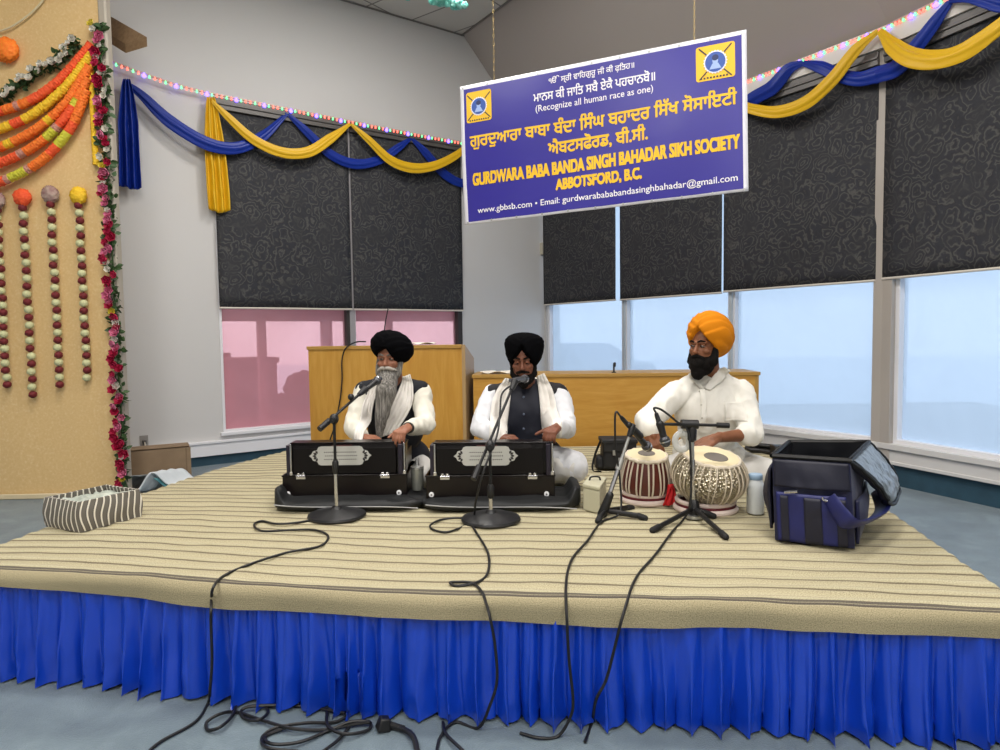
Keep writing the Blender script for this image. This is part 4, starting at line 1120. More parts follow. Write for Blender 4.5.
# ------------------------------------------------------------------ striped basket
def basket():
    e = empty('striped_basket', G(95, 515, SH), 'grey and white striped fabric basket on the left corner of the stage', 'basket')
    A = G(45, 528, SH); B = G(80, 534.5, SH); Cc = G(142, 518, SH)
    A.z = B.z = Cc.z = SH + .008
    Dd = A + (Cc - B)
    hgt = .148
    m = bpy.data.materials.new('grey_stripe_fabric'); t = NT(m); uvn = t.n.new('ShaderNodeUVMap'); sp = t.n.new('ShaderNodeSeparateXYZ'); t.link(uvn.outputs[0], sp.inputs[0])
    mu = t.n.new('ShaderNodeMath'); mu.operation = 'FRACT'; dv = t.n.new('ShaderNodeMath'); dv.operation = 'DIVIDE'; dv.inputs[1].default_value = .034
    t.link(sp.outputs[0], dv.inputs[0]); t.link(dv.outputs[0], mu.inputs[0])
    r = t.ramp(mu.outputs[0], [(0, '#6b665f'), (.5, '#605b55'), (.66, '#e2ddd0'), (.9, '#6b665f')], 'CONSTANT'); t.link(r.outputs[0], t.b.inputs['Base Color']); t.b.inputs['Roughness'].default_value = .85
    # perimeter loop
    cs = [A, B, Cc, Dd]; cen = sum(cs, V()) / 4
    loop = []; s = [0]
    for i in range(4):
        a, b = cs[i], cs[(i + 1) % 4]; L = (b - a).length; n = max(6, int(L / .012))
        for k in range(n): loop.append(a.lerp(b, k / n))
    loop.append(loop[0].copy())
    per = [0]
    for a, b in zip(loop, loop[1:]): per.append(per[-1] + (b - a).length)
    NV_ = 12
    for nm, inset, thick in (('fabric_sides', 0, 1),):
        vs = []; uv = []; fs = []
        n = len(loop)
        for j in range(2 * NV_ + 2):
            inner = j > NV_
            v = (j / NV_) if not inner else (2 * NV_ + 1 - j) / NV_
            for i, p in enumerate(loop):
                d = (cen - p); d.z = 0; d = d.normalized()
                bul = .010 * math.sin(v * PI) - .004 + .004 * noise.noise(V((per[i] * 14, v * 3, 2)))
                q = p - d * bul + d * (.014 if inner else 0) * 1.0
                ss = per[i] + .010 * math.sin(v * 4.5 + 2 * noise.noise(V((per[i] * 5, 0, 0))))
                vs.append(q + V((0, 0, v * hgt * (1 + .03 * noise.noise(V((per[i] * 6, 4, 4))))))); uv.append((ss, v))
        for j in range(2 * NV_ + 1):
            for i in range(n - 1):
                a = j * n + i; fs.append((a, a + 1, a + n + 1, a + n))
        mb = MB(); mb.add(vs, fs)
        o = obj('fabric_sides', mb, m, e, auto=60, recalc=False)
        ul = o.data.uv_layers.new(name='UVMap')
        for lp in o.data.loops: ul.data[lp.index].uv = uv[lp.vertex_index]
    mb = MB(); mb.prism([(p.x + (cen.x - p.x) * .03, p.y + (cen.y - p.y) * .03) for p in cs], SH + .006, SH + .018); obj('base', mb, m, e, smooth=False)
    def crump(u, v):
        p = A * (1 - u) * (1 - v) + B * u * (1 - v) + Cc * u * v + Dd * (1 - u) * v; p = cen + (p - cen) * .9
        return V((p.x, p.y, SH + .128 + .018 * noise.noise(V((u * 3, v * 6, 2))) + .012 * noise.noise(V((u * 9, v * 14, 2)))))
    mb = MB(); mb.grid(crump, 30, 40); obj('plastic_lining', mb, mat('pale_plastic_wrap', '#98a097', .35, col2='#bfc4b8', nscale=16), e, recalc=False, solid=.002)
basket()

# ------------------------------------------------------------------ harmoniums
m_case = mat('dark_rosewood', '#090405', .28, col2='#100607', nscale=12, spec=.35); m_bellow = mat('bellows_dark', '#070304', .42, spec=.25)
m_cush = mat('black_bag_fabric', '#0e1012', .6, nscale=18, nstr=.25); m_pipe = mat('grey_piping', '#a8a8a8', .5)
def plate(mb, wl, cx, cz_, w, h, d):
    # ornate grille plate: outline with pointed scroll ends, pierced
    hw, hh = w / 2, h / 2
    def ring(pts, z0, z1):
        pass
    n = 0
    body = [(-hw * .62, -hh), (hw * .62, -hh), (hw * .70, -hh * .9), (hw * .74, -hh * .62), (hw * .88, -hh * .48), (hw * .92, -hh * .2), (hw, 0)]
    out = body + [(x, -y) for x, y in reversed(body[:-1])]
    out = out + [(-x, -y) for x, y in out[1:-1]] if False else out
    full = [(x, y) for x, y in body] + [(x, -y) for x, y in reversed(body[1:-1])] + [(-x, -y) for x, y in body[1:]][0:0]
    R_ = [(hw * .62, -hh), (hw * .70, -hh * .9), (hw * .74, -hh * .62), (hw * .88, -hh * .48), (hw * .92, -hh * .2), (hw, 0), (hw * .92, hh * .2), (hw * .88, hh * .48), (hw * .74, hh * .62), (hw * .70, hh * .9), (hw * .62, hh)]
    L_ = [(-x, -y) for x, y in R_]
    P = R_ + L_
    v0 = [wl.p(cx + x, cz_ + y, d) for x, y in P]; v1 = [wl.p(cx + x, cz_ + y, d + .004) for x, y in P]; k = len(P)
    mb.add(v0 + v1, [tuple(range(k, 2 * k))] + [(i, (i + 1) % k, k + (i + 1) % k, k + i) for i in range(k)])
def harmonium(label, xl, xr, D, rot, plate_off=0, boxdx=0):
    s = 680 / D
    Xl, Xr = (xl - 500) / s, (xr - 500) / s
    o0 = V((Xl, D, 0)); u = V((math.cos(rot), math.sin(rot), 0)); n = V((math.sin(rot), -math.cos(rot), 0))
    wl = Wall(o0, u, n); w = (Xr - Xl) / math.cos(rot)
    z0, z1, z2 = SH + .042, SH + .182, SH + .385
    z2 = SH + .350
    e = empty('harmonium', wl.p(w / 2, z0, -.18), label, 'harmonium')
    mb = MB(); wl.bx(mb, 0, w, z0, z1, -.38, 0); wl.bx(mb, -.006, w + .006, z0, z0 + .012, -.386, .006); wl.bx(mb, -.004, w + .004, z1 - .01, z1, -.384, .004)
    obj('lower_case', mb, m_case, e, bevel=.003)
    mb = MB(); wl.bx(mb, .045, w - .01, z1, z2, -.12, -.03); wl.bx(mb, .04, w - .004, z2, z2 + .008, -.125, -.025)
    obj('upper_case', mb, m_case, e, bevel=.003)
    mb = MB()
    for k in range(5):   # bellows folds
        wl.bx(mb, .05 + .003 * k, w - .06, z1 + .004, z2 - .006 - .004 * k, -.03 + .005 * k, -.026 + .005 * k)
    obj('bellows', mb, m_bellow, e, bevel=.001)
    # key deck on the player's side
    mb = MB(); wl.bx(mb, .02, w - .02, z1, z1 + .10, -.37, -.12); obj('key_deck', mb, m_case, e, bevel=.003)
    kw = (w - .10) / 25
    mb = MB()
    for k in range(25): wl.bx(mb, .05 + k * kw + .001, .05 + (k + 1) * kw - .001, z1 + .10, z1 + .112, -.34, -.22)
    obj('white_keys', mb, mat('ivory_key', '#dcd8cc', .3), e, smooth=False)
    mb = MB()
    for k in range(24):
        if k % 7 in (2, 6): continue
        wl.bx(mb, .05 + (k + 1) * kw - kw * .3, .05 + (k + 1) * kw + kw * .3, z1 + .112, z1 + .125, -.29, -.22)
    obj('black_keys', mb, black_plastic, e, smooth=False)
    mb = MB(); cx = w * .47; plate(mb, wl, cx, z1 + .105, w * .50, .105, -.004)
    pl = obj('grille_plate', mb, mat('plate_silver', '#cfcfcb', .4, .6, nscale=90, nstr=.3), e, smooth=False, label='pierced silver grille plate')
    mb = MB()
    for sx in (-1, 1):
        for k in range(5):
            a = sx * w * .25 * .80; ang = math.radians(-60 + 30 * k)
            c0 = (cx + a - sx * .020, z1 + .105); c1 = (c0[0] + sx * .034 * math.cos(ang), c0[1] + .034 * math.sin(ang))
            pa_, pb_ = wl.p(c0[0] + (c1[0] - c0[0]) * .45, c0[1] + (c1[1] - c0[1]) * .45, .0015), wl.p(c1[0], c1[1], .0015)
            mb.tube([pa_, pa_.lerp(pb_, .5), pb_], [.002, .0065, .002], 8, upv=wl.n)
    for i in range(16):
        for j in range(3):
            q = wl.p(cx - .085 + i * .0113 + (j % 2) * .005, z1 + .085 + j * .02, .0); mb.add([q + wl.u * .0035 * math.cos(a_) + V((0, 0, .0035 * math.sin(a_))) + wl.n * .0008 for a_ in [k * PI / 3 for k in range(6)]], [(0, 1, 2, 3, 4, 5)])
    obj('pierced_lattice', mb, mat('plate_holes', '#2a2624', .6), pl, recalc=False)
    for a in (.052, w - .012):
        mb = MB(); mb.cyl(wl.p(a, z1, .004), wl.p(a, z2 + .004, .004), .0055, 10); wl.bx(mb, a - .008, a + .008, z1, z1 + .02, -.02, .010); obj('corner_rod', mb, chrome, e, bevel=.001)
    for a in (.105, w - .12):
        mb = MB(); wl.bx(mb, a - .026, a + .026, z1 - .022, z1 - .004, .003, .010); mb.cyl(wl.p(a - .026, z1 - .004, .010), wl.p(a + .026, z1 - .004, .010), .005, 8)
        wl.bx(mb, a - .02, a - .006, z1 - .004, z1 + .012, .003, .008); wl.bx(mb, a + .006, a + .02, z1 - .004, z1 + .012, .003, .008)
        obj('latch', mb, chrome, e, bevel=.001)
    Rn = Matrix((wl.u, V((0, 0, 1)), wl.n)).transposed()
    for a in (.03, w - .045):
        mb = MB(); mb.lathe([(.013, 0), (.0145, .004), (.013, .010), (.005, .011)], wl.p(a, z0 + .036, .0), 20, Rn); k = obj('round_knob', mb, white_paint, e)
        mb = MB(); mb.lathe([(.004, 0), (.004, .003)], wl.p(a, z0 + .036, .0105), 10, Rn); obj('knob_center', mb, black_plastic, k)
    # small brand-like strip on the upper edge
    mb = MB(); wl.bx(mb, cx - .05, cx + .06, z2 - .022, z2 - .008, -.0265, -.006); obj('carved_strip', mb, mat('carved_strip', '#4a1f1a', .4), e, smooth=False)
    # left side post
    for a, b, c_, d in ((.025, .045, -.1, .0), (w - .045, w - .022, -.06, .012)):
        mb = MB(); wl.bx(mb, a, b, z1, z2 - .002, c_, d); obj('bellows_side', mb, mat('purple_tinted_side', '#1d1626', .35), e, bevel=.002)
    return e, wl, w, (z0, z1, z2)
def cushion(label, xl, xr, Df, Db, rot=0, h=.062, end=1):
    s = 680 / Df; c0 = V((((xl + xr) / 2 - 500) / s, (Df + Db) / 2, SH + .006 + h / 2)); hx = (xr - xl) / 2 / s; hy = (Db - Df) / 2
    e = empty('black_bag', (c0.x, c0.y, SH + .004), label, 'bag', None)
    R = Matrix.Rotation(rot, 3, 'Z'); mb = MB()
    n_ = .45
    def sp(x): return math.copysign(abs(x) ** n_, x)
    NU_, NV_ = 80, 24; vs = []; fs = []
    def fn(u, v):
        a = 2 * PI * u; b = PI * (v - .5)
        x = sp(math.cos(a)) * (math.cos(b)) ** .35 if v not in (0, 1) else 0; y = sp(math.sin(a)) * (math.cos(b)) ** .35 if v not in (0, 1) else 0
        z = math.copysign(abs(math.sin(b)) ** .8, math.sin(b))
        w_ = .012 * noise.noise(V((x * 3 + xl, y * 3, z * 2)))
        flare = 1; k_ = min(max((x * end - .80) / .12, 0), 1); up = .07 * k_ * k_ * (3 - 2 * k_)
        zz = z * h / 2 + (up if z > 0 else 0)
        return c0 + R @ V((x * hx * (1 + w_), y * hy * (1 + w_), zz + (.01 * noise.noise(V((x * 4, y * 4, xl))) if z > 0 else 0)))
    mb.grid(fn, NU_, NV_, closed=True)
    obj('padded_body', mb, m_cush, e, auto=0)
    mb = MB(); pts = []
    for k in range(24):
        x = -.92 + 1.84 * k / 23
        pts.append(c0 + R @ V((x * hx, -hy * (1.0 - .04 * abs(x) ** 4) - .003, .002 + .018 * abs(x) ** 3 * (1 if x < 0 else -1))))
    mb.tube(pts, .0028, 6); obj('piping', mb, m_pipe, e)
cushion('black padded bag under the left harmonium', 262, 421, 3.57, 3.98, end=-1)
cushion('black padded bag under the right harmonium', 416, 583, 3.52, 3.95, -.02)
H1, w1, W1_, Z1 = harmonium('dark harmonium played by the grey-bearded man, the left one of two', 278, 404, 3.72, 0)
H2, w2, W2_, Z2 = harmonium('dark harmonium played by the man in the navy shirt, the right one of two', 423, 553, 3.66, -.03)

# ------------------------------------------------------------------ microphones and stands
m_iron = mat('cast_iron_black', '#1c1c1e', .38); m_grille = mat('mic_grille', '#55565a', .35, .8, nscale=400, nstr=.5)
def mic(tip, tail_, parent=None, label=None, r=.024, silver=False, name='microphone', L=None):
    tip, tail_ = V(tip), V(tail_); d = (tip - tail_).normalized(); L = (tip - tail_).length
    e = empty(name, tail_, label, 'microphone')
    mb = MB(); mb.tube([tail_, tail_ + d * .01, tail_ + d * (L - .055)], [.009, .011, .018], 16); obj('body', mb, mat('mic_body_silver', '#6d6e72', .3, .7) if silver else mat('mic_body', '#1b1b1d', .4), e)
    mb = MB(); mb.tube([tip - d * .055, tip - d * .045, tip - d * .022, tip - d * .006, tip], [.018, r, r, r * .7, r * .2], 20); obj('head_grille', mb, m_grille, e)
    mb = MB(); mb.tube([tip - d * .034, tip - d * .028], [r + .0015, r + .0015], 20); obj('band', mb, chrome, e)
    return e
def round_stand(base, top, boom_a, boom_b, label, silver_low=.55):
    e = empty('microphone_stand', base, label, 'microphone stand')
    mb = MB(); mb.lathe([(.145, 0), (.15, .008), (.146, .018), (.11, .030), (.05, .038), (.03, .042), (.022, .055)], base, 48); obj('round_base', mb, m_iron, e)
    mid = base.lerp(top, silver_low)
    mb = MB(); mb.cyl(base + V((0, 0, .04)), mid, .010, 14); obj('lower_tube', mb, chrome, e)
    mb = MB(); mb.tube([mid - V((0, 0, .03)), mid - V((0, 0, .02)), mid + V((0, 0, .03)), mid + V((0, 0, .04))], [.012, .017, .017, .012], 14); obj('height_clutch', mb, black_plastic, e)
    mb = MB(); mb.cyl(mid, top, .0075, 12); obj('upper_tube', mb, black_metal, e)
    d = (boom_b - boom_a).normalized()
    mb = MB(); mb.ell(top, (.024, .028, .028), seg=16, rings=10); mb.cyl(top + V((0, -.045, 0)), top + V((0, .02, 0)), .013, 12); obj('boom_clamp', mb, black_plastic, e)
    mb = MB(); mb.cyl(boom_a, boom_b, .0075, 12); obj('boom', mb, chrome if silver_low > .6 else black_metal, e)
    mb = MB(); mb.cyl(boom_a - d * .02, boom_a + d * .06, .016, 14); obj('counterweight', mb, black_plastic, e)
    mb = MB(); mb.tube([boom_b - d * .03, boom_b, boom_b + d * .035], [.012, .017, .021], 14); obj('microphone_clip', mb, black_plastic, e)
    return e
# stand one
D1 = 3.45
b1_ = G(337, 517, SH + .006); b1_.z = SH + .008
round_stand(b1_, W(334, 419, b1_.y), W(322, 427, b1_.y + .02), W(362, 392, b1_.y + .28), 'round-base microphone stand with black boom in front of the grey-bearded singer', .50)
mic(W(380.5, 378, b1_.y + .44), W(365, 390.5, b1_.y + .30), label='dark microphone pointed at the grey beard')
mb = MB(); q = W(351, 397, b1_.y + .2); mb.ell(q, .018, seg=14, rings=9); mb.cyl(q, q + V((0, 0, -.03)), .006, 8); obj('boom_knob', mb, black_plastic, bpy.data.objects['microphone_stand'])
b2_ = G(491, 521, SH + .006); b2_.z = SH + .008
round_stand(b2_, W(490, 446, b2_.y), W(475, 476, b2_.y - .06), W(513, 386, b2_.y + .32), 'round-base microphone stand with slanting silver boom in front of the navy-shirted man', .38)
mic(W(527, 378.5, b2_.y + .56), W(510, 380.5, b2_.y + .36), label='grey microphone held level at the navy-shirted man\'s mouth', silver=True, r=.023)
# tripods at the tablas
def tripod(c, top, feet, label, legt=.12):
    e = empty('microphone_stand', V((c.x, c.y, SH + .005)), label, 'microphone stand')
    return e
c3 = G(607, 517, SH)
e3 = empty('microphone_stand', c3, 'leaning tripod microphone stand beside the small drum', 'microphone stand')
hub = W(606, 505, c3.y); top3 = W(629, 437, c3.y + .06); j3 = W(632, 428, c3.y + .07)
mb = MB(); mb.cyl(hub, hub.lerp(top3, .62), .012, 12); obj('lower_tube', mb, chrome, e3)
mb = MB(); mb.cyl(hub.lerp(top3, .55), top3, .008, 12); mb.cyl(hub.lerp(top3, .52), hub.lerp(top3, .68), .0165, 12); obj('upper_tube', mb, dull_silver, e3)
mb = MB(); mb.tube([top3, j3, W(634, 424, c3.y + .07)], [.014, .018, .012], 12); obj('clamp', mb, black_plastic, e3)
mb = MB(); mb.cap(hub + V((-.02, 0, -.05)), hub + V((.02, 0, .05)), .026, .02, 14); obj('hub', mb, black_plastic, e3)
for f_ in (G(598, 521, SH + .012), G(645, 518, SH + .012), G(632, 508, SH + .012)):
    mb = MB(); mb.tube([hub + V((0, 0, -.03)), f_.lerp(hub, .15), f_], [.013, .015, .013], 10, flat=.7); l_ = obj('leg', mb, black_plastic, e3)
    mb = MB(); mb.cap(f_ + (f_ - hub).normalized() * -.03, f_, .016, .016, 10); obj('rubber_foot', mb, rubber, l_)
mic(W(650, 450, c3.y + .18), W(621, 417, c3.y + .05), label='black microphone aimed down at the small drum head', r=.027)
mb = MB(); mb.cap(W(629, 425, c3.y + .07), W(640, 436, c3.y + .12), .017, .02, 12); obj('microphone_clip', mb, black_plastic, e3)
c4 = G(694, 519, SH)
e4 = empty('microphone_stand', c4, 'low tripod microphone stand with a level boom in front of the large drum', 'microphone stand')
hub = W(694, 508, c4.y); top4 = W(692, 430, c4.y)
mb = MB(); mb.cyl(V((hub.x, hub.y, SH + .02)), hub.lerp(top4, .62), .0125, 14); obj('lower_tube', mb, chrome, e4)
mb = MB(); mb.cyl(hub.lerp(top4, .6), top4, .009, 12); obj('upper_tube', mb, dull_silver, e4)
mb = MB(); mb.tube([top4 - V((0, 0, .06)), top4 - V((0, 0, .05)), top4, top4 + V((0, 0, .02))], [.012, .022, .024, .018], 14); mb.cyl(W(681, 424, c4.y), W(698, 424.5, c4.y), .023, 14); obj('boom_clamp', mb, black_plastic, e4)
mb = MB(); mb.tube([hub - V((0, 0, .035)), hub - V((0, 0, .03)), hub + V((0, 0, .03)), hub + V((0, 0, .045))], [.014, .03, .026, .014], 14); obj('hub', mb, black_plastic, e4)
for f_ in (G(651, 531, SH + .014), G(727, 538, SH + .014), G(716, 517, SH + .014)):
    mb = MB(); d_ = (f_ - hub).normalized(); mb.tube([hub, hub.lerp(f_, .9)], .012, 10); l_ = obj('leg', mb, black_metal, e4)
    mb = MB(); mb.cap(f_ - d_ * .06, f_ - d_ * .012, .015, .015, 12); obj('rubber_foot', mb, rubber, l_)
mb = MB(); mb.cyl(V((hub.x, hub.y, SH + .01)), V((hub.x, hub.y, SH + .025)), .05, 20); obj('foot_disc', mb, dull_silver, e4)
ba, bb = W(662, 424, c4.y), W(727, 425.5, c4.y)
mb = MB(); mb.cyl(ba, bb, .008, 12); obj('boom', mb, black_metal, e4)
mb = MB(); mb.cyl(W(717, 425.2, c4.y), W(729, 425.6, c4.y), .014, 12); obj('counterweight', mb, black_plastic, e4)
mb = MB(); mb.cap(W(660, 424, c4.y), W(663, 434, c4.y), .02, .017, 12); obj('microphone_clip', mb, black_plastic, e4)
mic(W(667, 447, c4.y - .0), W(656, 413, c4.y + .0), label='black microphone hanging from the level boom between the drums', r=.026)
e5 = e4
mb = MB(); cc = W(682, 439, c4.y + .01); Rn = Matrix.Rotation(PI / 2, 3, 'X')
ring = [cc + V((.036 * math.cos(a), 0, .042 * math.sin(a) - .012)) for a in [2 * PI * k / 24 for k in range(25)]]
mb.tube(ring, .016, 10, caps=False, flat=.6); mb.tube([cc + V((-.01, 0, .03)), cc + V((.004, 0, .065)), cc + V((.02, 0, .075))], [.014, .012, .008], 10)
obj('clip_ring', mb, mat('white_plastic', '#c8c8c4', .4), e5, label='pale ring-shaped clip hanging under the boom')

# ------------------------------------------------------------------ tablas
m_strap = mat('drum_strap', '#cfc3b0', .7); m_skin = mat('drum_skin', '#d9cba6', .7, nscale=30, nstr=.1); m_paste = mat('drum_paste', '#6b655d', .75)
m_wood = mat('drum_rosewood', '#4a1a16', .35, col2='#5e241c', nscale=10, coat=.3)
m_brass = bpy.data.materials.new('hammered_nickel'); t = NT(m_brass); c = t.coord('Object'); vz = t.n.new('ShaderNodeTexVoronoi'); vz.inputs['Scale'].default_value = 75; t.link(c, vz.inputs[0])
t.b.inputs['Base Color'].default_value = lin('#b9b09c'); t.b.inputs['Metallic'].default_value = .95; t.b.inputs['Roughness'].default_value = .3; t.bump(vz.outputs[0], 1.0, .012)
m_ringred = mat('ring_maroon', '#5a1620', .8, nscale=40, nstr=.2); m_ringwhite = mat('ring_braid', '#d4c3bb', .8, nscale=60, nstr=.3)
def drum(c, prof, rt, zt, tilt, axis, shell, label, nstr, spot=(0, 0), name='small_drum', strap_lo=1, ring_r=.14):
    e = empty(name, c, label, 'drum')
    R = Matrix.Rotation(tilt, 3, axis)
    cc = c + V((0, 0, .045))
    mb = MB(); mb.lathe(prof, cc, 48, R); obj('shell', mb, shell, e)
    zz = prof[-1][1]
    mb = MB(); mb.lathe([(rt, zz - .002), (rt + .004, zz + .006), (rt - .004, zz + .010), (rt * .5, zz + .011), (.002, zz + .011)], cc, 48, R); h = obj('drum_head', mb, m_skin, e)
    mb = MB(); sx, sy = spot; mb.lathe([(rt * .46, zz + .0112), (rt * .44, zz + .014), (.002, zz + .0145)], cc + R @ V((sx, sy, 0)), 32, R); obj('black_spot', mb, m_paste, h, label='dark round tuning spot')
    mb = MB(); n = 40; pts = [cc + R @ V(((rt + .006) * math.cos(2 * PI * k / n), (rt + .006) * math.sin(2 * PI * k / n), zz - .004 + .003 * math.sin(k * 2.1))) for k in range(n + 1)]
    mb.tube(pts, .011, 8, caps=False); obj('braided_rim', mb, m_strap, e)
    # straps
    lo, hi = strap_lo, len(prof) - 1
    mb = MB()
    for k in range(nstr):
        a0 = 2 * PI * k / nstr; a1 = a0 + (.45 * 2 * PI / nstr) * (1 if k % 2 else -1) * .5
        pts = []
        for j in range(14):
            t_ = j / 13; x = lo + (hi - lo) * t_; i = min(int(x), hi - 1); r_ = lerp(prof[i][0], prof[i + 1][0], x - i) + .004; z = lerp(prof[i][1], prof[i + 1][1], x - i)
            a = lerp(a1, a0, t_); pts.append(cc + R @ V((r_ * math.cos(a), r_ * math.sin(a), z)))
        mb.tube(pts, .0048, 6, flat=.6)
    obj('straps', mb, m_strap, e, label='pale leather tension straps')
    return e
def dring(c, r, label):
    e = empty('drum_ring', c, label, 'cushion ring')
    for nm, z, rr, th, m in (('lower_roll', .014, r, .017, m_ringwhite), ('red_roll', .034, r - .008, .014, m_ringred), ('upper_roll', .052, r - .004, .012, m_ringwhite)):
        mb = MB(); n = 40; mb.tube([c + V((rr * math.cos(2 * PI * k / n), rr * math.sin(2 * PI * k / n), z)) for k in range(n + 1)], th, 10, caps=False); obj(nm, mb, m, e)
ct = G(649.5, 507, SH); ct = V((ct.x, ct.y + .11, SH + .006))
dring(ct, .125, 'maroon and white cushion ring under the small wooden drum')
sc_ = ct.y / 680
drum(ct, [(.045, .0), (.085, .004), (.128, .03), (.137, .065), (.134, .11), (.124, .16), (.112, .20), (.106, .222)], .102, 0, .16, 'X', m_wood, 'small wooden drum with pale straps beside the leaning stand', 26, strap_lo=2)
cb = G(713, 517, SH); cb = V((cb.x, cb.y + .13, SH + .006))
dring(cb, .150, 'maroon and white cushion ring under the large metal drum')
drum(cb, [(.03, .005), (.08, .008), (.125, .030), (.165, .075), (.188, .125), (.19, .165), (.176, .205), (.155, .235), (.138, .250)], .132, 0, .22, V((1, .35, 0)), m_brass, 'large round hammered metal drum under the player\'s bare forearm', 30, (.01, -.03), name='large_drum', strap_lo=2)
# red tassel cloth
q = W(669, 498, ct.y - .12); mb = MB()
mb.grid(lambda u, v: V((q.x - .035 + (.02 + .05 * v) * u + .03 * (1 - v) + .006 * math.sin(u * 14), q.y - .012 - .012 * math.sin(u * 12 + v * 3), SH + .012 + .11 * (1 - v) + .006 * u)), 24, 14)
obj('red_cloth', mb, mat('red_cloth', '#c2151c', .7), solid=.006, recalc=False, label='small bright red cloth hanging between the two drums', cat='cloth')

# ------------------------------------------------------------------ small items on the stage
e = empty('cream_case', G(593, 513, SH), 'small cream plastic case behind the leaning microphone stand', 'case')
a, b = G(583, 512, SH), G(600, 516, SH); c_ = G(607, 508, SH)
h = .13; top = [(a.x, a.y), (b.x, b.y), (c_.x + .01, c_.y + .08), (a.x + c_.x + .01 - b.x, a.y + c_.y + .08 - b.y)]
mb = MB(); mb.prism(top, SH + .008, SH + h); obj('case_body', mb, mat('cream_plastic', '#b9b59c', .5), e, smooth=False, bevel=.008)
mb = MB(); cen = V((sum(p[0] for p in top) / 4, sum(p[1] for p in top) / 4, 0)); mb.prism([(cen.x + (x - cen.x) * 1.03, cen.y + (y - cen.y) * 1.03) for x, y in top], SH + h, SH + h + .022); obj('lid', mb, mat('cream_plastic', '#b9b59c', .5), e, smooth=False, bevel=.006)
mb = MB(); mb.tube(spline([V((cen.x - .03, cen.y, SH + h + .02)), V((cen.x - .02, cen.y, SH + h + .04)), V((cen.x + .02, cen.y, SH + h + .04)), V((cen.x + .03, cen.y, SH + h + .02))], 5), .005, 6); obj('handle', mb, black_plastic, e)
# black shoulder bag behind
e = empty('camera_bag', G(618, 474, SH), 'small black shoulder bag on the stage between the two right players', 'bag')
a = G(603, 472, SH); b = G(640, 474, SH); mb = MB(); cx_, cy_ = (a.x + b.x) / 2, a.y + .1
mb.box((cx_, cy_, SH + .11), (b.x - a.x, .17, .20), taper=.92); obj('bag_body', mb, mat('bag_black', '#121316', .6, nscale=30, nstr=.2), e, bevel=.025, bseg=3)
mb = MB(); mb.box((cx_, cy_ - .005, SH + .205), (b.x - a.x + .008, .19, .03)); mb.box((cx_, cy_ - .09, SH + .17), (b.x - a.x - .01, .012, .07)); obj('flap', mb, mat('bag_black', '#121316', .6), e, bevel=.008)
mb = MB(); mb.box((a.x - .01, cy_, SH + .055), (.07, .13, .09), taper=.8); obj('side_pocket', mb, mat('bag_black', '#121316', .6), e, bevel=.02)
mb = MB(); mb.tube(spline([V((a.x, cy_, SH + .2)), V((a.x - .05, cy_ - .05, SH + .1)), V((a.x - .07, cy_ - .10, SH + .015)), V((a.x - .02, cy_ - .14, SH + .012))], 6), .012, 6, flat=.3); obj('shoulder_strap', mb, mat('bag_black', '#121316', .6), e)
mb = MB(); mb.box((cx_ - .04, cy_ - .098, SH + .13), (.02, .006, .035)); obj('buckle', mb, dull_silver, e)
# folded black stands behind the cooler bag
e = empty('folded_stand', G(772, 457, SH), 'folded black tripod lying behind the navy cooler bag', 'tripod')
p0, p1 = G(748, 452, SH), G(800, 460, SH)
for k, (dy, dz) in enumerate([(0, .02), (.05, .02), (.02, .055), (.07, .05), (-.04, .02)]):
    mb = MB(); mb.cyl(p0 + V((0, dy, dz + .005)), p1 + V((.05 * k, dy, dz + .005)), .017, 10); obj('leg' if k else 'centre_pole', mb, black_metal, e)
mb = MB(); m_ = p0.lerp(p1, .6) + V((0, .01, .05)); mb.box(m_, (.09, .10, .07)); obj('collar', mb, black_plastic, e, bevel=.01)
# bottle
c = G(757.5, 516, SH); c.y += .03; c.z = SH + .006
e = empty('water_bottle', c, 'translucent white plastic bottle with a pale blue cap beside the navy bag', 'bottle')
mb = MB(); mb.lathe([(.028, 0), (.040, .004), (.043, .02), (.043, .13), (.041, .15), (.034, .172), (.030, .18)], c, 28); obj('bottle_body', mb, mat('milky_plastic', '#d3d8da', .3, spec=.6), e)
mb = MB(); mb.lathe([(.034, .178), (.035, .18), (.035, .20), (.032, .205), (.01, .206)], c, 28); obj('cap', mb, mat('pale_blue_cap', '#8fa9c2', .4), e)
# clear tumbler beside harmonium one
c = V((w1.p(W1_ + .045, 0, -.10).x, w1.p(0, 0, -.10).y, SH + .068))
e = empty('steel_tumbler', c, 'small clear jug with a steel lid standing between the two harmoniums', 'jug')
mb = MB(); mb.lathe([(.030, 0), (.034, .01), (.036, .10), (.037, .125)], c, 24); obj('jug_body', mb, mat('grey_clear_plastic', '#8d8f88', .2, .3), e)
mb = MB(); mb.lathe([(.038, .125), (.038, .135), (.012, .142), (.008, .175), (.012, .18), (.004, .186)], c, 24); obj('lid', mb, dull_silver, e)

# ------------------------------------------------------------------ navy cooler bag
m_nav = mat('navy_nylon', '#10153c', .5, nscale=26, nstr=.3, sheen=.1); m_nav2 = mat('dark_navy_nylon', '#0e1026', .55, nscale=22, nstr=.3); m_nav3 = mat('royal_navy_nylon', '#151c5a', .5, nscale=22, nstr=.3)
m_foil = mat('silver_lining', '#8f979e', .32, .5, nscale=26, nstr=.7, nd=.02, stretch=(1, 1, .4)); m_zip = mat('zip_black', '#08080a', .5)
zt = SH + .385
fa, fb = G(775, 542, SH), G(855, 551, SH)
dv = V((.24, .46, 0)) * .93
ba_, bb_ = fa + dv * .95, fb + dv
Bc = [V((p.x, p.y, SH + .01)) for p in (fa, fb, bb_, ba_)]
tp = [W(772, 460, fa.y + .01), W(850, 461, fb.y + .01), W(869, 441, bb_.y - .0), W(789, 446, ba_.y - .02)]
for p in tp: p.z = SH + .385
tp[2].z += .01
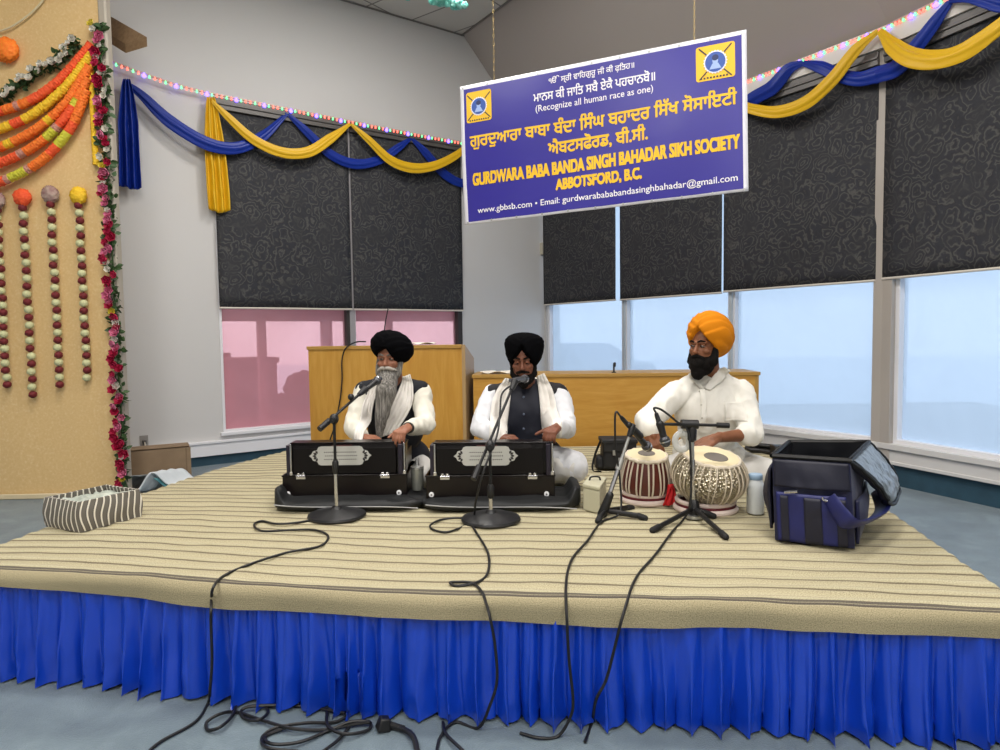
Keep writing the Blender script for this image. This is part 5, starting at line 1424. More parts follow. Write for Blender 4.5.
e = empty('cooler_bag', sum(Bc, V()) / 4, 'navy blue insulated cooler bag standing open on the right of the stage', 'bag')
def bagwall(i, j, nu=26, nv=20, bul=.02, inner=0, z0=0, z1=1, out=0, u0=0, u1=1):
    a, b, c__, d = Bc[i], Bc[j], tp[j], tp[i]; n = (b - a).cross(V((0, 0, 1))).normalized()
    cen = sum(Bc, V()) / 4
    if n.dot((a + b) / 2 - cen) < 0: n = -n
    def fn(u, v):
        uu = u0 + (u1 - u0) * u; vv = z0 + (z1 - z0) * v
        p = (a.lerp(b, uu)).lerp(d.lerp(c__, uu), vv)
        k = bul * math.sin(PI * vv) * math.sin(PI * uu) + .010 * noise.noise(V((uu * 5 + i, vv * 5, 3))) * math.sin(PI * uu)
        return p + n * (k - inner + out)
    return fn, n
mb = MB()
for i in range(4):
    fn, n = bagwall(i, (i + 1) % 4); mb.grid(fn, 26, 20)
mb.add(Bc, [(0, 1, 2, 3)])
obj('bag_body', mb, m_nav, e, weld=True, auto=50)
mb = MB()
for i in range(4):
    fn, n = bagwall(i, (i + 1) % 4, inner=.02); mb.grid(fn, 20, 16)
mb.add([p.lerp(sum(Bc, V()) / 4, .05) + V((0, 0, .01)) for p in Bc], [(0, 1, 2, 3)])
obj('lining', mb, mat('dark_lining', '#101218', .5), e, recalc=False, auto=50)
mb = MB()
rim = []
for i in range(4):
    for k in range(10): rim.append(tp[i].lerp(tp[(i + 1) % 4], k / 10) + V((0, 0, .002)))
rim.append(rim[0]); mb.tube(rim, .011, 8, caps=False); obj('zip_rim', mb, m_zip, e)
# upper dark panel, pocket, straps
mb = MB(); fn, n = bagwall(0, 1, z0=.66, z1=.97, out=.012, u0=.02, u1=.98, bul=.03); mb.grid(fn, 30, 12); obj('upper_panel', mb, m_nav2, e, recalc=False, solid=.012)
mb = MB(); fn, n = bagwall(0, 1, z0=.03, z1=.60, out=.026, u0=.05, u1=.92, bul=.02); mb.grid(fn, 30, 16); pk = obj('front_pocket', mb, m_nav3, e, recalc=False, solid=.02)
for u0, u1, m in ((.10, .20, m_nav2), (.40, .62, m_nav2), (.80, .92, m_nav2)):
    mb = MB(); fn, n = bagwall(0, 1, z0=.03, z1=.57, out=.040, u0=u0, u1=u1, bul=.02); mb.grid(fn, 8, 14); obj('webbing_band', mb, m, pk, recalc=False, solid=.004)
mb = MB(); fn, n = bagwall(0, 1, out=.05); mb.tube([fn(.16, .615), fn(.33, .64)], .006, 8); obj('metal_hook', mb, chrome, e); mb = MB(); mb.tube([fn(.64, .60), fn(.65, .57), fn(.70, .56), fn(.80, .58), fn(.82, .61)], .005, 8); obj('metal_hook', mb, chrome, e)
mb = MB(); fn, n = bagwall(0, 1, out=.05)
P = spline([fn(.72, .60), fn(.84, .45) + n * .03, fn(.98, .33) + n * .03, bagwall(1, 2, out=.06)[0](.3, .28), bagwall(1, 2, out=.09)[0](.7, .30), bagwall(1, 2, out=.07)[0](.95, .42)], 8)
mb.tube(P, [lerp(.035, .045, math.sin(k / (len(P) - 1) * PI)) for k in range(len(P))], 12, flat=.22, upv=V((0, 0, 1))); obj('shoulder_strap', mb, m_nav3, e)
mb = MB(); f2, n2 = bagwall(3, 0, out=.015); mb.grid(lambda u, v: f2(.1 + .85 * u, .12 + .72 * v) + n2 * .03 * math.sin(PI * v) * math.sin(PI * u), 16, 16); obj('side_pocket', mb, m_nav2, e, recalc=False, solid=.012)
mb = MB(); f2, n2 = bagwall(1, 2, out=.01); mb.grid(lambda u, v: f2(.05 + .85 * u, .04 + .5 * v) + n2 * .02 * math.sin(PI * v) * math.sin(PI * u), 16, 16); obj('side_pocket', mb, m_nav, e, recalc=False, solid=.012)
# lid
A, B = tp[1], tp[2]; A2 = W(893, 508, fb.y + .20); B2 = W(901, 488, bb_.y + .10)
nl_ = (B - A).cross(A2 - A).normalized(); nl_ = nl_ if nl_.z > 0 else -nl_
def lidf(u, v, d=0):
    p = (A.lerp(B, u)).lerp(A2.lerp(B2, u), v)
    rc = .06 * max(0, v - .8) / .2 * (abs(u - .5) * 2) ** 6
    p = p + (A - A2).normalized() * rc
    return p + nl_ * (d + .02 * math.sin(PI * v) + .006 * noise.noise(V((u * 7, v * 9, 0))))
mb = MB(); mb.grid(lambda u, v: lidf(u, v, -.014), 20, 24); ld = obj('lid', mb, m_nav2, e, recalc=False, solid=.022)
mb = MB(); mb.grid(lambda u, v: lidf(.06 + .88 * u, .02 + .92 * v, .004 + .006 * noise.noise(V((u * 30, v * 3, 5)))), 40, 30); obj('foil_lining', mb, m_foil, ld, recalc=False, solid=.002, label='crinkled silver lining')
pts = [lidf(0, k / 12, 0) for k in range(13)] + [lidf(k / 10, 1, 0) for k in range(1, 11)] + [lidf(1, 1 - k / 12, 0) for k in range(1, 13)]
mb = MB(); mb.tube(pts, .009, 8); obj('zip_edge', mb, m_zip, ld)

# ------------------------------------------------------------------ cables
def stage_pts(pp_, z=SH + .012): return [G(x, y, z) for x, y in pp_]
m_cable = mat('black_cable', '#111113', .5)
def cable(top, over, floor_, label, r=.0055, extra=None):
    P = (extra or []) + stage_pts(top)
    if over: P += [W(x, y, D) for x, y, D in over]
    P += [G(x, y, .008) for x, y in floor_]
    mb = MB(); mb.tube(spline(P, 8), r, 7); return obj('black_cable', mb, m_cable, label=label, cat='cable')
def edgeD(px, py):  # distance of the skirt front surface below pixel
    lo = None
    for a, b in zip(FE, FE[1:]):
        pa = W(px, 400, 1); k = pa.x
        if a.x / a.y <= k <= b.x / b.y:
            t_ = (k * a.y - a.x) / ((b.x - a.x) - k * (b.y - a.y)); return a.y + (b.y - a.y) * t_
    return 2.4
def ov(pts, off=.10): return [(x, y, edgeD(x, y) - off) for x, y in pts]
cable([(338, 512), (312, 520), (280, 524), (262, 521), (254, 525), (263, 531), (292, 530), (315, 530), (328, 536), (320, 546), (285, 553), (245, 566), (222, 577), (213, 588)], ov([(211.5, 598)], .035) + ov([(211, 610), (211, 625), (212, 660), (210, 690)], .10), [(208, 703), (195, 722), (160, 742), (140, 760)], 'black cable leaving the left stand and hanging over the front left of the skirt')
cable([(472, 520), (452, 531), (437, 531), (430, 526), (440, 520), (458, 518), (468, 521), (478, 535), (488, 553), (488, 572), (478, 582), (458, 586), (450, 583), (455, 582), (472, 583), (482, 592)], ov([(486, 603)], .035) + ov([(490, 617), (495, 645), (497, 680), (490, 705)], .10), [(478, 728), (455, 722), (440, 738), (436, 760)], 'black cable hanging over the middle of the skirt from the second stand', extra=[W(520, 381, b2_.y + .34), W(503, 392, b2_.y + .28), W(500, 412, b2_.y + .2), W(497, 435, b2_.y + .05), W(484, 470, b2_.y - .1), W(476, 500, b2_.y - .08)])
cable([(603, 521), (596, 528), (588, 540), (574, 556), (568, 570), (566, 585)], ov([(566, 601)], .035) + ov([(567, 622), (569, 660), (573, 700), (570, 718)], .10), [(558, 736), (540, 738), (520, 733)], 'black cable running from the leaning stand over the skirt right of centre', extra=[W(621, 417, c3.y + .05), W(616, 412, c3.y), W(615, 425, c3.y), W(616, 450, c3.y + .02), W(620, 480, c3.y + .02), W(620, 512, c3.y - .02)])
cable([(683, 520), (672, 532), (655, 555), (640, 572), (632, 586)], ov([(627, 602)], .035) + ov([(621, 622), (614, 650), (606, 680), (596, 700)], .10), [(592, 722), (585, 742)], 'black cable curving from the low tripod over the skirt on the right', extra=[W(656, 413, c4.y), W(654, 408, c4.y), W(662, 410, c4.y), W(676, 421, c4.y - .01), W(688, 432, c4.y - .02), W(691, 470, c4.y - .03), W(690, 505, c4.y - .05)])
def fl(pts, label, r=.006):
    mb = MB(); P = [G(x, y, .008 + .012 * (i % 3) * .6) for i, (x, y) in enumerate(pts)]; mb.tube(spline(P, 8), r, 7); obj('black_cable', mb, m_cable, label=label, cat='cable')
fl([(238, 700), (232, 716), (220, 727), (208, 730), (207, 722), (220, 714), (236, 712), (262, 720), (290, 728), (320, 730), (355, 724), (370, 722)], 'black cable making a small loop on the carpet at the far left of the tangle')
fl([(262, 702), (268, 712), (258, 720), (244, 718), (242, 710), (256, 706), (300, 706), (345, 713)], 'black cable curled tightly against the skirt on the carpet')
fl([(318, 760), (300, 752), (268, 748), (262, 738), (275, 728), (305, 723), (335, 722), (350, 714)], 'black cable forming the widest flat loop on the carpet')
fl([(327, 712), (328, 726), (345, 734), (368, 730), (369, 722), (350, 722), (330, 730), (300, 742), (272, 744), (266, 736), (290, 726)], 'black cable crossing over the widest loop on the carpet')
fl([(350, 726), (338, 740), (322, 752), (300, 765)], 'short black cable crossing toward the bottom edge below the tangle')
fl([(392, 727), (405, 730), (414, 738), (418, 756)], 'thick black cable leaving the black plug toward the bottom edge', .010)
fl([(443, 722), (446, 734), (462, 750), (475, 765)], 'black cable slanting to the bottom edge right of the plug')
q = G(384, 730, .0); e = empty('cable_connector', q, 'black plug block lying at the foot of the skirt', 'plug')
mb = MB(); mb.box(q + V((0, 0, .025)), (.05, .05, .045), (0, .2, .4), taper=.7); obj('plug_body', mb, black_plastic, e, bevel=.006)
mb = MB(); mb.cyl(q + V((.02, 0, .02)), q + V((.075, -.01, .012)), .011, 10, .008); obj('strain_relief', mb, rubber, e)

# ------------------------------------------------------------------ light
w = bpy.data.worlds.new('world'); SC.world = w; w.use_nodes = True; nt = w.node_tree; bg = nt.nodes['Background']
tc = nt.nodes.new('ShaderNodeTexCoord'); sp = nt.nodes.new('ShaderNodeSeparateXYZ'); rp = nt.nodes.new('ShaderNodeValToRGB')
nt.links.new(tc.outputs['Generated'], sp.inputs[0]); mr_ = nt.nodes.new('ShaderNodeMapRange'); mr_.inputs['From Min'].default_value = -.3; mr_.inputs['From Max'].default_value = .6
nt.links.new(sp.outputs[2], mr_.inputs[0]); nt.links.new(mr_.outputs[0], rp.inputs[0])
el = rp.color_ramp.elements; el[0].position = 0; el[0].color = lin('#b6cde6'); el[1].position = 1; el[1].color = lin('#eaf3fa')
x_ = rp.color_ramp.elements.new(.36); x_.color = lin('#e6f0f8')
nt.links.new(rp.outputs[0], bg.inputs[0]); bg.inputs[1].default_value = 1.85
def area(name, loc, size, power, col, rot=(0, 0, 0)):
    l = bpy.data.lights.new(name, 'AREA'); l.shape = 'RECTANGLE'; l.size, l.size_y = size; l.energy = power; l.color = lin(col)[:3]
    o = bpy.data.objects.new(name, l); o.location = loc; o.rotation_euler = rot; COL.objects.link(o)
for i, (x, y) in enumerate([(-2.2, .3), (1.6, .3), (-2.2, 3.6), (1.2, 3.4), (-.6, 6.2), (-1.6, -2.6), (1.6, -2.6)]):  # ceiling panels; rearmost pair added as fill for front-facing surfaces
    area('ceiling_and_fill_light', (x, y, CZ - .03), (1.2, .6), 82 if y > 1 else 104, '#fffaf4')
SC.view_settings.view_transform = 'Standard'; SC.view_settings.look = 'None'; SC.view_settings.exposure = .25; SC.view_settings.gamma = 1; SC.view_settings.use_curve_mapping = False
# ------------------------------------------------------------------ people
def skin_mat(name, a, b):
    m = mat(name, a, .5, col2=b, nscale=14, nstr=.05, spec=.35); m.node_tree.nodes['Principled BSDF'].inputs['Subsurface Weight'].default_value = .08
    m.node_tree.nodes['Principled BSDF'].inputs['Subsurface Radius'].default_value = (.02, .008, .004); return m
def hand(mb, wr, kn, nrm, side, curl=(.35, .5, .4), spread=.10, s=1.0, thumb=(.6, .5)):
    """wrist, knuckle centre, back-of-hand normal, thumb-side vector sign"""
    wr, kn = V(wr), V(kn); d = (kn - wr).normalized(); n = (V(nrm) - d * V(nrm).dot(d)).normalized(); sd = d.cross(n).normalized() * side
    kn = wr + d * .088 * s
    offs = [.030, .010, -.010, -.029]; lens = [.070, .078, .073, .058]
    for o_, L in zip(offs, lens):
        k = kn + sd * o_ * s - d * abs(o_ - .01) * .22 * s
        mb.cap(wr + sd * o_ * .6 * s, k, .0165 * s, .0125 * s, 12)
        p = k; ang = 0; dd = (d + sd * (o_ / .03) * spread).normalized(); r = .0098 * s
        for f_, c_ in zip((.46, .30, .24), curl):
            ang += c_ + random.uniform(-.06, .06)
            v = dd * math.cos(ang) - n * math.sin(ang); q = p + v * L * f_ * s; mb.cap(p, q, r, r * .9, 10); p = q; r *= .9
    t0 = wr + sd * .022 * s + d * .018 * s; v = (d * thumb[1] + sd * thumb[0] - n * .35).normalized(); t1 = t0 + v * .045 * s; mb.cap(t0, t1, .0155 * s, .012 * s, 12)
    v2 = (d * (thumb[1] + .5) + sd * (thumb[0] - .3) - n * .3).normalized(); t2 = t1 + v2 * .032 * s; mb.cap(t1, t2, .0115 * s, .0105 * s, 10); mb.cap(t2, t2 + v2 * .02 * s, .0105 * s, .008 * s, 10)
    mb.cap(wr - d * .03, wr + d * .03, .025 * s, .025 * s, 14)
def torso(mb, P, g):
    S0, S1 = P['S']; Sc = (S0 + S1) / 2; H = P['H']; k = P.get('bulk', 1)
    ax = (S1 - S0).normalized(); L = (S1 - S0).length
    i0, i1 = S0 + ax * .03, S1 - ax * .03
    mb.cap(i0, i1, .050 * k + g, .050 * k + g, 20)
    nb_ = P['neck']
    for s_ in (i0, i1): mb.cap(nb_ + V((0, .02, .0)), s_ + V((0, .0, .0)), .046 * k + g * .8, .052 * k + g, 18)
    R = ax.to_track_quat('X', 'Z').to_matrix()
    mb.ell(Sc + V((0, .005, -.11)), (L * .5 - .005 + g, .108 * k + g, .16 + g), R, 28, 18)
    mb.ell(Sc * .45 + H * .55 + V((0, -.015, .03)), (.155 * k + g, .125 * k + g, .17 + g), None, 28, 18)
    mb.ell(H + V((0, .0, .03)), (.175 * k + g, .135 * k + g, .115 + g), None, 28, 18)
def legs(mb, P, g, loose=0):
    for hj, kn, an in zip(P['hips'], P['K'], P['A']):
        mb.cap(hj, kn, .088 + g, .060 + g, 20); mb.cap(kn, an, .058 + g, .040 + g + loose, 20)
def arms(mb, P, g, i0=0, cut=None):
    for i, (s_, e_, w_) in enumerate(zip(P['S'], P['E'], P['Wr'])):
        k = P.get('bulk', 1)
        mb.cap(s_, e_, .052 * k + g, .043 * k + g, 18)
        c = (cut or (1, 1))[i]
        if c > 0:
            q = e_.lerp(w_, c); mb.cap(e_, q, .042 * k + g, (.040 * k - .014 * c) + g * 1.2, 18)
def wrinkle(amp, sc, seed=0, down=1):
    def fn(co, n):
        a = noise.noise(V((co.x * sc, co.y * sc, co.z * sc * .6)) + V((seed, 0, 0))); b = noise.noise(V((co.x * sc * 2.3, co.y * sc * 2.3, co.z * sc * 1.2)) + V((0, seed, 3)))
        r = (1 - 2 * abs(a)) * amp + b * amp * .6
        r -= .25 * amp
        return co + n * r
    return fn
def turban(parent, c, R, r, m, style='round', vx=0, name='turban', folds=9, amp=.03, vtop=-.15):
    def fn(v):
        x = v.x - vx
        front = max(0, -v.y)
        q = v.z * 1.15 - abs(x) * .95 * (1 if style != 'wrap' else .8) + .15 * v.y
        if style == 'wrap': q = v.z * .9 - (x * .9 if x > 0 else -x * .7) + .25 * v.y
        q += .16 * noise.noise(V((v.x * 1.6 + folds, v.y * 1.6, v.z * 2.2)))
        f_ = (q * folds / 2) % 1; f_ = f_ / .78 if f_ < .78 else (1 - f_) / .22
        k = 1 + amp * (f_ ** .7 - .5)
        if v.y < 0:
            zl = vtop - 1.15 * abs(v.x - vx * .5); s_ = min(max((zl - v.z) / .10, 0), 1) * min(1, -v.y * 2.5)
            k -= .30 * s_
        k -= .05 * math.exp(-((x) / .06) ** 2) * front * (1 if v.z < .55 else .3)
        if style == 'flare': k *= 1 + .12 * v.z * abs(v.x) + .05 * abs(v.x * v.z) ; 
        return k
    mb = MB(); seg, rings = 96, 64
    if style == 'flare':
        def fn2(v): return fn(v)
        tmp = MB(); tmp.ell((0, 0, 0), (1, 1, 1), None, seg, rings)
        out = []
        for v in tmp.v:
            k = fn(v); sx = 1 + .16 * max(v.z, 0) - .10 * max(-v.z, 0); z = math.copysign(abs(v.z) ** (.72 if v.z > 0 else 1), v.z)
            out.append(c + R @ V((v.x * r[0] * k * sx, v.y * r[1] * k, z * r[2] * (1 + .03 * abs(v.x)))))
        mb.add(out, tmp.f)
    else:
        mb.ell(c, r, R, seg, rings, fn)
    return obj(name, mb, m, parent, auto=0)
def head_prims(mb, c, R, s=1.0, open_=0):
    L = lambda x, y, z: c + R @ (V((x, y, z)) * s)
    mb.ell(L(0, .012, .035), (.077 * s, .096 * s, .092 * s), R, 28, 18)
    mb.ell(L(0, -.022, -.030), (.064 * s, .072 * s, .082 * s), R, 28, 18)
    mb.cap(L(-.028, -.035, -.082), L(.028, -.035, -.082), .028 * s, .028 * s, 14)       # jaw
    mb.cap(L(0, -.088, .022), L(0, -.109, -.014), .0085 * s, .0125 * s, 12)                # nose
    mb.ell(L(0, -.106, -.018), (.0175 * s, .0125 * s, .0095 * s), R, 12, 8)
    for q in (-1, 1):
        mb.cap(L(q * .012, -.088, .037), L(q * .046, -.072, .036), .0105 * s, .010 * s, 10)  # brow ridge
        mb.ell(L(q * .040, -.062, -.012), (.024 * s, .022 * s, .020 * s), R, 14, 10)           # cheek
        mb.ell(L(q * .079, .004, .005), (.010 * s, .018 * s, .031 * s), R, 12, 8)              # ear
    mb.cap(L(-.017, -.088, -.044), L(.017, -.088, -.044), .0075 * s, .0075 * s, 10)      # lips
    mb.cap(L(-.012, -.086, -.056), L(.012, -.086, -.056), .0085 * s, .0085 * s, 10)
    return L
def face_bits(e, L, R, s, look, lidm, browm, browcol=None, closed=.35):
    for q in (-1, 1):
        p = L(q * .029, -.0785, .018); mb = MB(); mb.ell(p, (.0118 * s, .0122 * s, .0080 * s), R, 16, 10); ey = obj('eye', mb, mat('eye_white', '#7d7068', .4), e)
        mb = MB(); pp_ = p + R @ (V((look[0], -.0115, look[1])) * s); mb.ell(pp_, (.0056 * s, .0028 * s, .0056 * s), R, 14, 8); obj('iris', mb, mat('iris', '#1c120c', .15), ey)
        if closed > .8:
            mb = MB(); mb.ell(p, (.0150 * s, .0145 * s, .0112 * s), R, 16, 10); obj('eyelid', mb, lidm, e); 
        mb = MB(); mb.cap(p + R @ (V((-.013, -.005, .0085 - closed * .01)) * s), p + R @ (V((.013, -.003, .0085 - closed * .01)) * s), .0046 * s, .0040 * s, 10); obj('eyelid', mb, lidm, e)
        mb = MB(); a_ = L(q * .010, -.0975, .040); b_ = L(q * .030, -.0935, .047); c_ = L(q * .049, -.078, .041); mb.tube([a_, b_, c_], [.004 * s, .0052 * s, .003 * s], 8); obj('eyebrow', mb, browm, e)
def build_mesh(fnlist, voxel, sm=3):
    mb = MB()
    for f_ in fnlist: f_(mb)
    return remesh_mesh(mb, voxel, sm)
def bvh_of(objs):
    vs, fs = [], []
    for o in objs:
        k = len(vs); w_ = wpos(o); vs += [v.co + w_ for v in o.data.vertices]; fs += [[i + k for i in p.vertices] for p in o.data.polygons]
    return BVHTree.FromPolygons(vs, fs)
def drape(bvh, px, py, D, off=.008):
    q = W(px, py, D); h = bvh.ray_cast(V((q.x, q.y - 1.5, q.z)), V((0, 1, 0)))
    # march from the camera side in level rays; fall back on the given depth
    return (V((q.x, h[0].y - off, q.z)) if h[0] is not None and h[0].y < D + .25 else V((q.x, D, q.z)))
def strip(bvh, Lp, Rp, D, nu=14, nv=40, off=.010, fold=.004, nf=3, seed=0, maxstep=.012):
    Ls, Rs = spline([V((x, y, 0)) for x, y in Lp], 10), spline([V((x, y, 0)) for x, y in Rp], 10)
    G_ = []
    for j in range(nv + 1):
        a, b = path_at(Ls, j / nv), path_at(Rs, j / nv); row = []
        for i in range(nu + 1):
            p = a.lerp(b, i / nu); row.append(drape(bvh, p.x, p.y, D, off))
        G_.append(row)
    for it in range(5):     # smooth the depth so the cloth bridges hollows
        Y = [[v.y for v in r] for r in G_]
        for j in range(nv + 1):
            for i in range(nu + 1):
                nb_ = [Y[jj][ii] for jj, ii in ((j - 1, i), (j + 1, i), (j, i - 1), (j, i + 1)) if 0 <= jj <= nv and 0 <= ii <= nu]
                a_ = sum(nb_) / len(nb_); G_[j][i].y = min(Y[j][i], a_)
    mb = MB()
    def fn(u, v):
        j, i = round(v * nv), round(u * nu); p = G_[j][i].copy()
        p.y -= fold * (1 + math.sin(u * nf * 2 * PI + seed + 1.5 * noise.noise(V((u, v * 2.5, seed))))) + .004 * noise.noise(V((u * 3, v * 7, seed)))
        return p
    mb.grid(fn, nu, nv); return mb
m_crm = mat('cream_kurta', '#dcd8ca', .8, nscale=30, nstr=.15, sheen=.1)
m_wkur = mat('white_kurta', '#d9dade', .8, nscale=30, nstr=.15, sheen=.1)
m_shirt = mat('white_shirt', '#e2dfd6', .75, nscale=30, nstr=.12, sheen=.1)
m_vest1 = mat('navy_vest', '#090d18', .8, nscale=60, nstr=.1); m_vest2 = mat('black_vest', '#0d0a10', .75, nscale=60, nstr=.1)
m_navsh = mat('navy_shirt', '#090e20', .7, nscale=60, nstr=.1)
m_scarf = mat('white_scarf', '#e4dfd8', .85, nscale=45, nstr=.25, sheen=.2)
m_tblk = mat('black_turban_cloth', '#060608', .9, nscale=50, nstr=.1, spec=.05); m_torg = mat('orange_turban_cloth', '#cf7d0c', .85, nscale=50, nstr=.12, spec=.2)
m_trs = mat('pale_trousers', '#cfcdc8', .85, nscale=14, nstr=.3)
sk1 = skin_mat('skin_one', '#8d5c46', '#9c6a52'); sk2 = skin_mat('skin_two', '#6d4230', '#7d4e3a'); sk3 = skin_mat('skin_three', '#74482f', '#87573d')
m_grey = bpy.data.materials.new('grey_beard_hair'); t = NT(m_grey); c = t.coord('Object', (70, 70, 5)); n1 = t.noise(c, 1.6, 4, .7); r = t.ramp(n1.outputs[0], [(.3, '#2c2a28'), (.5, '#706c66'), (.75, '#bcb7af')]); t.link(r.outputs[0], t.b.inputs['Base Color']); t.b.inputs['Roughness'].default_value = .7; t.bump(n1.outputs[0], .8, .008)
m_bbeard = mat('black_beard_hair', '#080706', .85, spec=.15, nscale=1.6, nstr=.8, nd=.008, stretch=(60, 60, 10), col2='#14100e')
def foot(mb, an, d):
    mb.cap(an, an + V(d) * .10, .034, .026, 12); mb.cap(an - V(d) * .03, an + V(d) * .02, .036, .036, 12)
def person(P):
    e = empty('person', V((P['H'].x, P['H'].y, SH + .004)), P['label'], 'person')
    sk = P['skin']; R = (Matrix.Rotation(math.radians(P['yaw']), 3, 'Z') @ Matrix.Rotation(math.radians(P['pitch']), 3, 'X') @ Matrix.Rotation(math.radians(P['roll']), 3, 'Y'))
    hc = P['hc']; s = P.get('hs', 1.0); LL = {}
    mb = MB(); L = head_prims(mb, hc, R, s)
    nb_ = P['neck']; mb.cap(L(0, .03, -.04), nb_ + V((0, .02, -.03)), .056, .062, 20)
    torso(mb, P, 0); legs(mb, P, -.006); arms(mb, P, -.004)
    for i, h in enumerate(P['hands']): hand(mb, P['Wr'][i], h['k'], h['n'], h['side'], h.get('curl', (.35, .5, .4)), s=P.get('hands_s', 1.0), spread=h.get('spread', .1), thumb=h.get('thumb', (.6, .5)))
    for an, d in zip(P['A'], P['fd']): foot(mb, an, d)
    body = obj_from_mesh('body', remesh_mesh(mb, .0052, 2, .4), sk, e)
    face_bits(e, L, R, s, P['look'], sk, P['brow'], closed=P.get('closed', .35))
    return e, L, R, body
def shell(name, P, parts, m, e, voxel=.0085, amp=.005, sc=8, seed=0, g=.012):
    mb = MB()
    for f_ in parts: f_(mb)
    me = remesh_mesh(mb, voxel, 3)
    return obj_from_mesh(name, me, m, e, fn=wrinkle(amp, sc, seed))

# ---- the grey-bearded singer
P1 = dict(label='seated grey-bearded man in black turban and cream sleeves playing the left harmonium', skin=sk1, yaw=-9, pitch=4, roll=0, hc=W(390.5, 360.5, 4.20), neck=W(394, 386, 4.27),
  S=(W(364, 392, 4.30), W(421, 392, 4.28)), E=(W(353, 427, 4.14), W(426, 425, 4.08)), Wr=(W(362, 437.5, 3.98), W(407, 428, 3.835)), H=V((-.66, 4.36, SH + .13)), look=(-.001, .001), brow=m_grey,
  hands=[dict(k=W(373, 438.5, 3.93), n=(0, -.2, 1), side=1, curl=(.25, .4, .4)), dict(k=W(398, 434, 3.745), n=(0, -.2, 1), side=1, curl=(1.0, .45, .2), spread=.2)],
  hips=(V((-.75, 4.34, SH + .10)), V((-.57, 4.34, SH + .10))), K=(V((-1.02, 4.12, SH + .09)), V((-.42, 4.09, SH + .09))), A=(V((-.62, 4.12, SH + .06)), V((-.80, 4.16, SH + .06))), fd=((1, -.1, 0), (-1, 0, 0)))
e, L, R, body = person(P1)
body['label'] = 'brown skin of face and hands'
kur = shell('kurta', P1, [lambda m: torso(m, P1, .012), lambda m: arms(m, P1, .013, cut=(.86, .80))], m_crm, e, amp=.008, sc=15, seed=1)
trs = shell('trousers', P1, [lambda m: legs(m, P1, .014, .015), lambda m: m.ell(P1['H'] + V((0, 0, -.02)), (.2, .16, .10))], m_trs, e, amp=.006, seed=2)
for t_ in (1,):
    mb = MB(); torso(mb, P1, .024); mb.cap(P1['S'][0] + V((.008, 0, .004)), P1['S'][1] + V((-.008, 0, .004)), .070, .070, 20); me = remesh_mesh(mb, .008, 3)
    vest = obj_from_mesh('vest', me, m_vest1, e, fn=wrinkle(.003, 7, 4))
tb = turban(e, hc_ := (L(.010, .014, .082)), R @ Matrix.Rotation(math.radians(17), 3, 'Y') @ Matrix.Rotation(math.radians(-14), 3, 'X'), (.136, .132, .102), m_tblk, 'wrap', vx=-.15, folds=5, amp=.035, vtop=-.2)
mb = MB()
mb.ell(L(0, -.038, -.072), (.070, .062, .060), R, 24, 16)
for q in (-1, 1): mb.cap(L(q * .068, -.015, .0), L(q * .058, -.045, -.07), .018, .026, 14); mb.cap(L(q * .004, -.104, -.034), L(q * .045, -.088, -.048), .012, .009, 12)
bp0, bp1, bp2, bp3 = L(0, -.060, -.09), W(386, 392, 4.07), W(382, 415, 4.05), W(379, 437, 4.05)
mb.cap(bp0, bp1, .060, .062, 20); mb.cap(bp1, bp2, .060, .042, 20); mb.cap(bp2, bp3, .042, .018, 18)
me = remesh_mesh(mb, .006, 2)
mm = MB()
for q in (-1, 1): mm.tube([L(q * .002, -.110, -.034), L(q * .022, -.106, -.036), L(q * .044, -.090, -.046), L(q * .062, -.070, -.052)], [.010, .012, .010, .004], 12)
obj('moustache', mm, mat('moustache_hair', '#a8a198', .7, nscale=120, nstr=.5), e, label='pale grey moustache')
beard = obj_from_mesh('beard', me, m_grey, e, fn=lambda co, n: co + n * .006 * noise.noise(V((co.x * 60, co.y * 60, co.z * 6))), label='long grey beard')
bv = bvh_of([vest, kur, body])
obj('scarf', strip(bv, [(372, 380), (365, 400), (363, 420), (363, 445)], [(379, 384), (375, 400), (372, 420), (372, 445)], 4.2, seed=1, off=.014), m_scarf, e, recalc=False, solid=.006, label='left end of the white scarf')
bvb = bvh_of([vest, kur])
obj('scarf', strip(bvb, [(403, 377), (400, 387), (392, 408), (379, 437)], [(410, 374), (413.5, 388), (412, 406), (398, 431)], 4.2, seed=2, off=.022, nf=4), m_scarf, e, recalc=False, solid=.006, label='right end of the white scarf')
def collar_roll(e, c, r, m, a0, a1, z0, seed=0, rr=.026):
    mb = MB(); pts = [c + V((r * 1.05 * math.cos(a), r * math.sin(a), z0 + .02 * math.sin(a))) for a in [math.radians(lerp(a0, a1, k / 20)) for k in range(21)]]
    mb.tube(pts, [rr * (1 + .1 * math.sin(k)) for k in range(21)], 14); obj('scarf_collar', mb, m, e)
collar_roll(e, P1['neck'] + V((0, .02, .01)), .082, m_scarf, -35, 215, .0)
mb = MB(); w_ = P1['Wr'][1]; d_ = (P1['Wr'][1] - P1['E'][1]).normalized(); mb.cyl(w_ - d_ * .03, w_ - d_ * .008, .033, 20); obj('wristwatch', mb, black_plastic, e)

